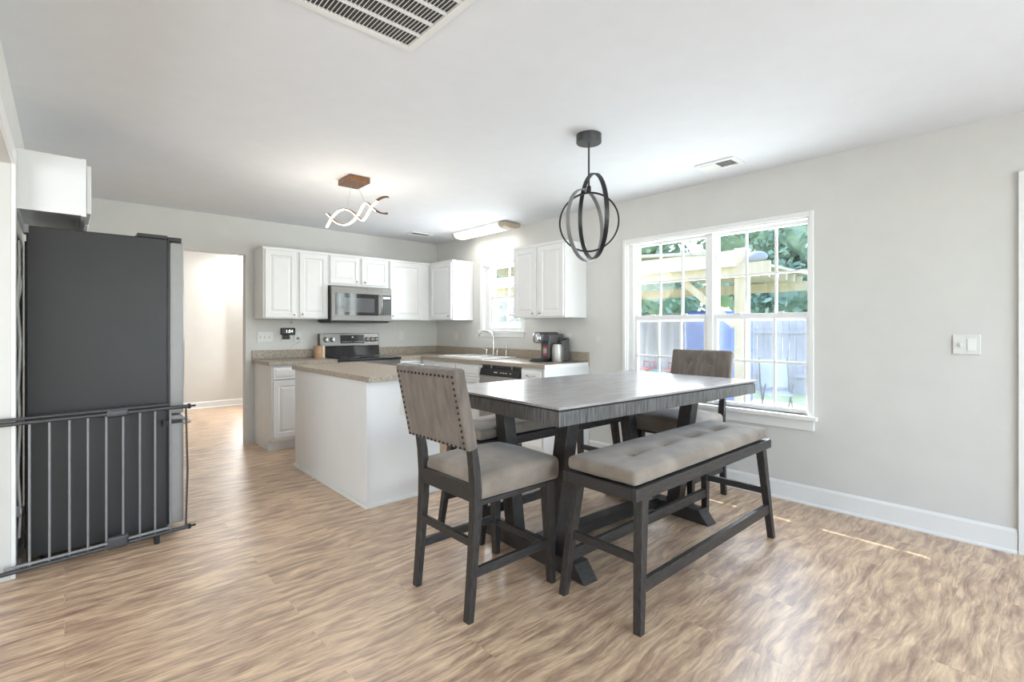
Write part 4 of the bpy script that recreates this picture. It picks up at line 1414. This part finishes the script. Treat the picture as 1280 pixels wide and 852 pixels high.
# ------------------------------------------------------------------ benches
def make_bench(name, label):
    c = thing(name, label, 'bench', (0, 0, 0), 0, 'upholstered benches along the table')
    hx, hy = 0.715, 0.203
    m = MB()
    m.box(-hx, hx, -hy, -hy + 0.024, 0.54, 0.592).box(-hx, hx, hy - 0.024, hy, 0.54, 0.592)
    m.box(-hx, -hx + 0.024, -hy + 0.024, hy - 0.024, 0.54, 0.592).box(hx - 0.024, hx, -hy + 0.024, hy - 0.024, 0.54, 0.592)
    m.box(-hx + 0.024, hx - 0.024, -hy + 0.024, hy - 0.024, 0.572, 0.590)
    m.build('seat_frame', DARKW, c, bevel=0.003)
    T = {}
    for sx in (-1, 1):
        for sy in (-1, 1):
            pt = Vector((sx * (hx - 0.085), sy * (hy - 0.032), 0.571))
            pb = Vector((sx * (hx - 0.012), sy * (hy + 0.004), 0.0))
            T[sx, sy] = (pt, pb)
            MB().beam(pb, pt, 0.034, 0.036, 0.052, 0.046, side=(1, 0, 0)).build('leg', DARKZ, c, bevel=0.003)

    def at(sx, sy, z):
        pt, pb = T[sx, sy]
        return pb + (pt - pb) * (z / 0.571)
    for sy in (-1, 1):
        a, b = at(-1, sy, 0.18), at(1, sy, 0.18)
        MB().box(a.x + 0.012, b.x - 0.012, a.y - 0.012 , a.y + 0.012, 0.152, 0.208).build('stretcher', DARKW, c, bevel=0.002)
    for sx in (-1, 1):
        a, b = at(sx, -1, 0.285), at(sx, 1, 0.285)
        MB().box(a.x - 0.010, a.x + 0.010, a.y + 0.012, b.y - 0.012, 0.266, 0.304).build('stretcher', DARKW, c, bevel=0.002)
    B = [(-0.42, 0.0), (-0.14, 0.0), (0.14, 0.0), (0.42, 0.0)]

    def fn(u, v, w, q):
        if w > 0:
            d = 0
            for bx, by in B:
                r2 = ((q.x - bx) / 0.055) ** 2 + ((q.y - by) / 0.024) ** 2
                d += math.exp(-r2 / 2)
            q.z += 0.012 * (1 - u ** 4) * (1 - v ** 4) - 0.024 * min(1, d)
        q.z += 0.0015 * noise.noise(Vector((q.x * 7, q.y * 9, 1.3)))
        return q
    cu = MB().cushion(-hx + 0.015, hx - 0.015, -hy + 0.012, hy - 0.012, 0.596, 0.658, 0.022, 40, fn).build('seat_pad', FAB, c, weld=True)
    for bx, by in B:
        MB().sphere((bx, by, 0.650), 0.010, 12, 8, (1, 1, 0.5)).build('button', FAB, cu)
    return c


b1 = make_bench('dining_bench', 'tufted grey bench in full view along the open side of the table')
b1.location = (2.455, 1.362, 0)
b2 = copy_tree(b1)
b2['label'] = 'grey bench half hidden under the table on the kitchen side'
b2.location = (2.505, 2.464, 0)

# ------------------------------------------------------------------ ceiling things
# pendant
pc = Vector((2.43, 1.965, 0))
c = thing('orb_pendant', 'black pendant light of interlocking hoops hung over the dining table', 'pendant lamp', (pc.x, pc.y, ZC))
MB().lathe([(0.076, -0.052), (0.078, -0.048), (0.078, 0.0)], (0, 0, 0), seg=40).build('canopy', DGREY, c)
MB().tube([(0, 0, -0.052), (0, 0, -0.345)], 0.006, 10).build('stem', DGREY, c)
MB().lathe([(0.012, 0.0), (0.014, 0.01), (0.014, 0.04), (0.006, 0.05)], (0, 0, -0.365), seg=14).build('swivel', BLACK, c)
vd = Vector((pc.x, pc.y, 0)).normalized()          # line of sight in plan
pv = Vector((vd.y, -vd.x, 0))


def in_plan(deg):
    q = math.radians(deg)
    return vd * math.cos(q) + pv * math.sin(q)


LED = emission_mat('unlit_led_diffuser', (0.55, 0.55, 0.57), 0.0)
h = MB().band((0, 0, -0.545), 0.188, 0.012, 0.010, in_plan(6), 96).build('hoop', BLACK, c)
h = MB().band((0.0, 0.0, -0.512) , 0.262, 0.026, 0.007, in_plan(72) + Vector((0, 0, 0.05)), 96).build('hoop', BLACK, c)
h.location = pv * 0.022
h2 = MB().band((0, 0, -0.565), 0.225, 0.024, 0.007, in_plan(-62), 96).build('hoop', SOFTGREY, c)
h2.location = pv * -0.018
MB().tube([(0, 0, -0.32), (0, 0, -0.36)], 0.004, 8).build('link', CHROME, c)

# wave chandelier over the island
c = thing('wave_chandelier', 'copper chandelier of two twisted lit ribbons hung over the island', 'chandelier', (1.735, 3.82, ZC))
a0, a1 = Vector((1.68, 4.20, 2.185)), Vector((1.845, 3.47, 2.215))
ax = (a1 - a0); Lc = ax.length; ax.normalize()
sd = Vector((ax.y, -ax.x, 0)).normalized()
upv = Vector((0, 0, 1))
MB().box(-0.085, 0.085, -0.115, 0.115, -0.045, -0.001).build('canopy', COPPER, c, bevel=0.004)
N = 120
TURNS = 1.45
for ph, la in ((-0.9, 1), (-0.9 + PI * 0.92, -1)):
    vb = []; vl = []
    for i in range(N + 1):
        t_ = i / N
        q = 2 * PI * TURNS * t_ + ph
        lat = la * 0.030 * math.cos(q)
        p = a0 + ax * (Lc * t_) + sd * lat + upv * (0.066 * math.sin(q))
        tang = (ax * Lc + (sd * (-la * 0.030 * math.sin(q)) + upv * (0.066 * math.cos(q))) * 2 * PI * TURNS).normalized()
        wid = (sd - tang * sd.dot(tang)).normalized()
        nrm = wid.cross(tang)
        if nrm.z < 0:
            nrm = -nrm
        for u, w in ((-0.006, -0.009), (0.006, -0.009), (0.006, 0.009), (-0.006, 0.009)):
            vb.append(p + nrm * u + wid * w)
        if i <= N * 0.88:
            for u, w in ((-0.0085, -0.0100), (-0.0010, -0.0100), (-0.0010, 0.0100), (-0.0085, 0.0100)):
                vl.append(p + nrm * u + wid * w)

    def strip_faces(n):
        f = []
        for i in range(n):
            for k in range(4):
                f.append((i * 4 + k, i * 4 + (k + 1) % 4, i * 4 + 4 + (k + 1) % 4, i * 4 + 4 + k))
        return f + [(3, 2, 1, 0), tuple(n * 4 + k for k in range(4))]
    rb = MB().add(vb, strip_faces(N)).build('ribbon', COPPER, c, world=True)
    MB().add(vl, strip_faces(len(vl) // 4 - 1)).build('led_strip', emission_mat('warm_led', (1.0, 0.88, 0.68), 1.6), rb, world=True)
for t_ in (0.34, 0.66):
    p = a0 + ax * (Lc * t_)
    pr = Vector((1.735, 3.82, 0)) + ax * ((t_ - 0.5) * 0.22)
    MB().tube([(p.x, p.y, p.z + 0.055), (pr.x, pr.y, ZC - 0.045)], 0.0015, 6).build('suspension_wire', STEEL, c, world=True)

ld = bpy.data.lights.new('chandelier_glow', 'POINT')
ld.energy = 6.5
ld.color = (1.0, 0.92, 0.80)
ld.shadow_soft_size = 0.25
lo = bpy.data.objects.new('chandelier_glow', ld)
COL.objects.link(lo)
lo.location = (1.77, 3.87, 1.9)

# ceiling fluorescent above the sink
c = thing('fluorescent_ceiling_light', 'long lit fluorescent ceiling light with curved lens near the kitchen window', 'ceiling light', (3.75, 4.66, ZC))
y0, y1 = 4.24, 5.10
prof = []
for k in range(13):
    q = PI * k / 12
    prof.append((3.745 - 0.115 * math.cos(q), ZC - 0.012 - 0.062 * math.sin(q) ** 0.7))
v = []
for y in (y0, y1):
    for x, z in prof:
        v.append((x, y, z))
n = len(prof)
f = [(i, i + 1, n + i + 1, n + i) for i in range(n - 1)]
f += [(n - 1, 0, n, 2 * n - 1), tuple(reversed(range(n))), tuple(range(n, 2 * n))]
LENS = emission_mat('lit_acrylic_lens', (1.0, 0.98, 0.94), 0.5)
MB().add(v, f).build('lens', LENS, c, world=True)
MB().box(3.615, 3.875, 4.2, 5.14, ZC - 0.012, ZC - 0.001).build('housing', TRIM, c, world=True)


area('fluorescent_glow', (3.745, 4.67, ZC - 0.085), (0, 0, 0), 0.2, 0.8, 1.2, (1.0, 0.98, 0.95))


def end_cap(ya, yb):
    v = []
    for y in (ya, yb):
        for x, z in prof:
            v.append((3.745 + (x - 3.745) * 1.06, y, ZC - 0.012 + (z - ZC + 0.012) * 1.06))
    return MB().add(v, f).build('end_cap', COPPERW, c, world=True)


COPPERW = mat('tan_metal_end', (0.46, 0.38, 0.29), 0.4, var=0.15)
end_cap(4.12, 4.2395)
end_cap(5.1005, 5.13)

# vents
def slatted_vent(name, label, x0, x1, y0, y1, rows_y, border, slat_dir, pitch, zs=0.0085):
    c = thing(name, label, 'vent', ((x0 + x1) / 2, (y0 + y1) / 2, ZC))
    zt = ZC - 0.001
    m = MB()
    m.box(x0, x1, y0, y0 + border, zt - 0.010, zt).box(x0, x1, y1 - border, y1, zt - 0.010, zt)
    m.box(x0, x0 + border, y0 + border, y1 - border, zt - 0.010, zt).box(x1 - border, x1, y0 + border, y1 - border, zt - 0.010, zt)
    xa, xb, ya, yb = x0 + border, x1 - border, y0 + border, y1 - border
    for r in range(1, rows_y):
        yc = ya + (yb - ya) * r / rows_y
        m.box(xa, xb, yc - 0.008, yc + 0.008, zt - 0.009, zt)
    m.build('frame', TRIM, c, world=True, bevel=0.001)
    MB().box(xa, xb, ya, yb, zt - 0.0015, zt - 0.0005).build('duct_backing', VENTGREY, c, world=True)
    m = MB()
    if slat_dir == 'y':
        x = xa + pitch
        while x < xb - 0.002:
            m.prism8([(x - 0.0025, ya, zt - zs), (x + 0.0005, ya, zt - zs), (x + 0.0005, yb, zt - zs), (x - 0.0025, yb, zt - zs),
                      (x + 0.002, ya, zt - 0.0016), (x + 0.005, ya, zt - 0.0016), (x + 0.005, yb, zt - 0.0016), (x + 0.002, yb, zt - 0.0016)])
            x += pitch
    else:
        y = ya + pitch
        while y < yb - 0.002:
            m.prism8([(xa, y - 0.002, zt - zs), (xb, y - 0.002, zt - zs), (xb, y + 0.001, zt - zs), (xa, y + 0.001, zt - zs),
                      (xa, y + 0.001, zt - 0.0016), (xb, y + 0.001, zt - 0.0016), (xb, y + 0.004, zt - 0.0016), (xa, y + 0.004, zt - 0.0016)])
            y += pitch
    m.build('louvers', TRIM, c, world=True)
    return c


slatted_vent('return_air_grille', 'large white slatted return air grille in the ceiling near the camera', 0.34, 1.116, 1.165, 1.888, 7, 0.030, 'y', 0.0158)
c = slatted_vent('ceiling_register', 'small ceiling register over the dining table with one dark half', 3.47, 3.668, 1.522, 1.812, 1, 0.030, 'y', 0.022, 0.004)
MB().box(3.505, 3.633, 1.668, 1.780, ZC - 0.0115, ZC - 0.0100).build('damper_plate', TRIM, c, world=True)
slatted_vent('ceiling_register', 'small ceiling register in the kitchen corner near the stove wall', 3.20, 3.50, 5.36, 5.53, 1, 0.025, 'y', 0.022, 0.004)

# hall ceiling light
area('hall_lamp_glow', (2.13, 8.85, ZC - 0.075), (0, 0, 0), 0.3, 0.3, 4.3, (1.0, 0.98, 0.94))
c = thing('hall_ceiling_light', 'lit square ceiling light glimpsed through the hall opening', 'ceiling light', (2.13, 8.85, ZC))
MB().cushion(-0.16, 0.16, -0.16, 0.16, -0.06, -0.012, 0.02, 4).build('diffuser', emission_mat('lit_opal_glass', (1.0, 0.97, 0.9), 4.0), c)
MB().box(-0.17, 0.17, -0.17, 0.17, -0.012, -0.001).build('base_plate', TRIM, c)
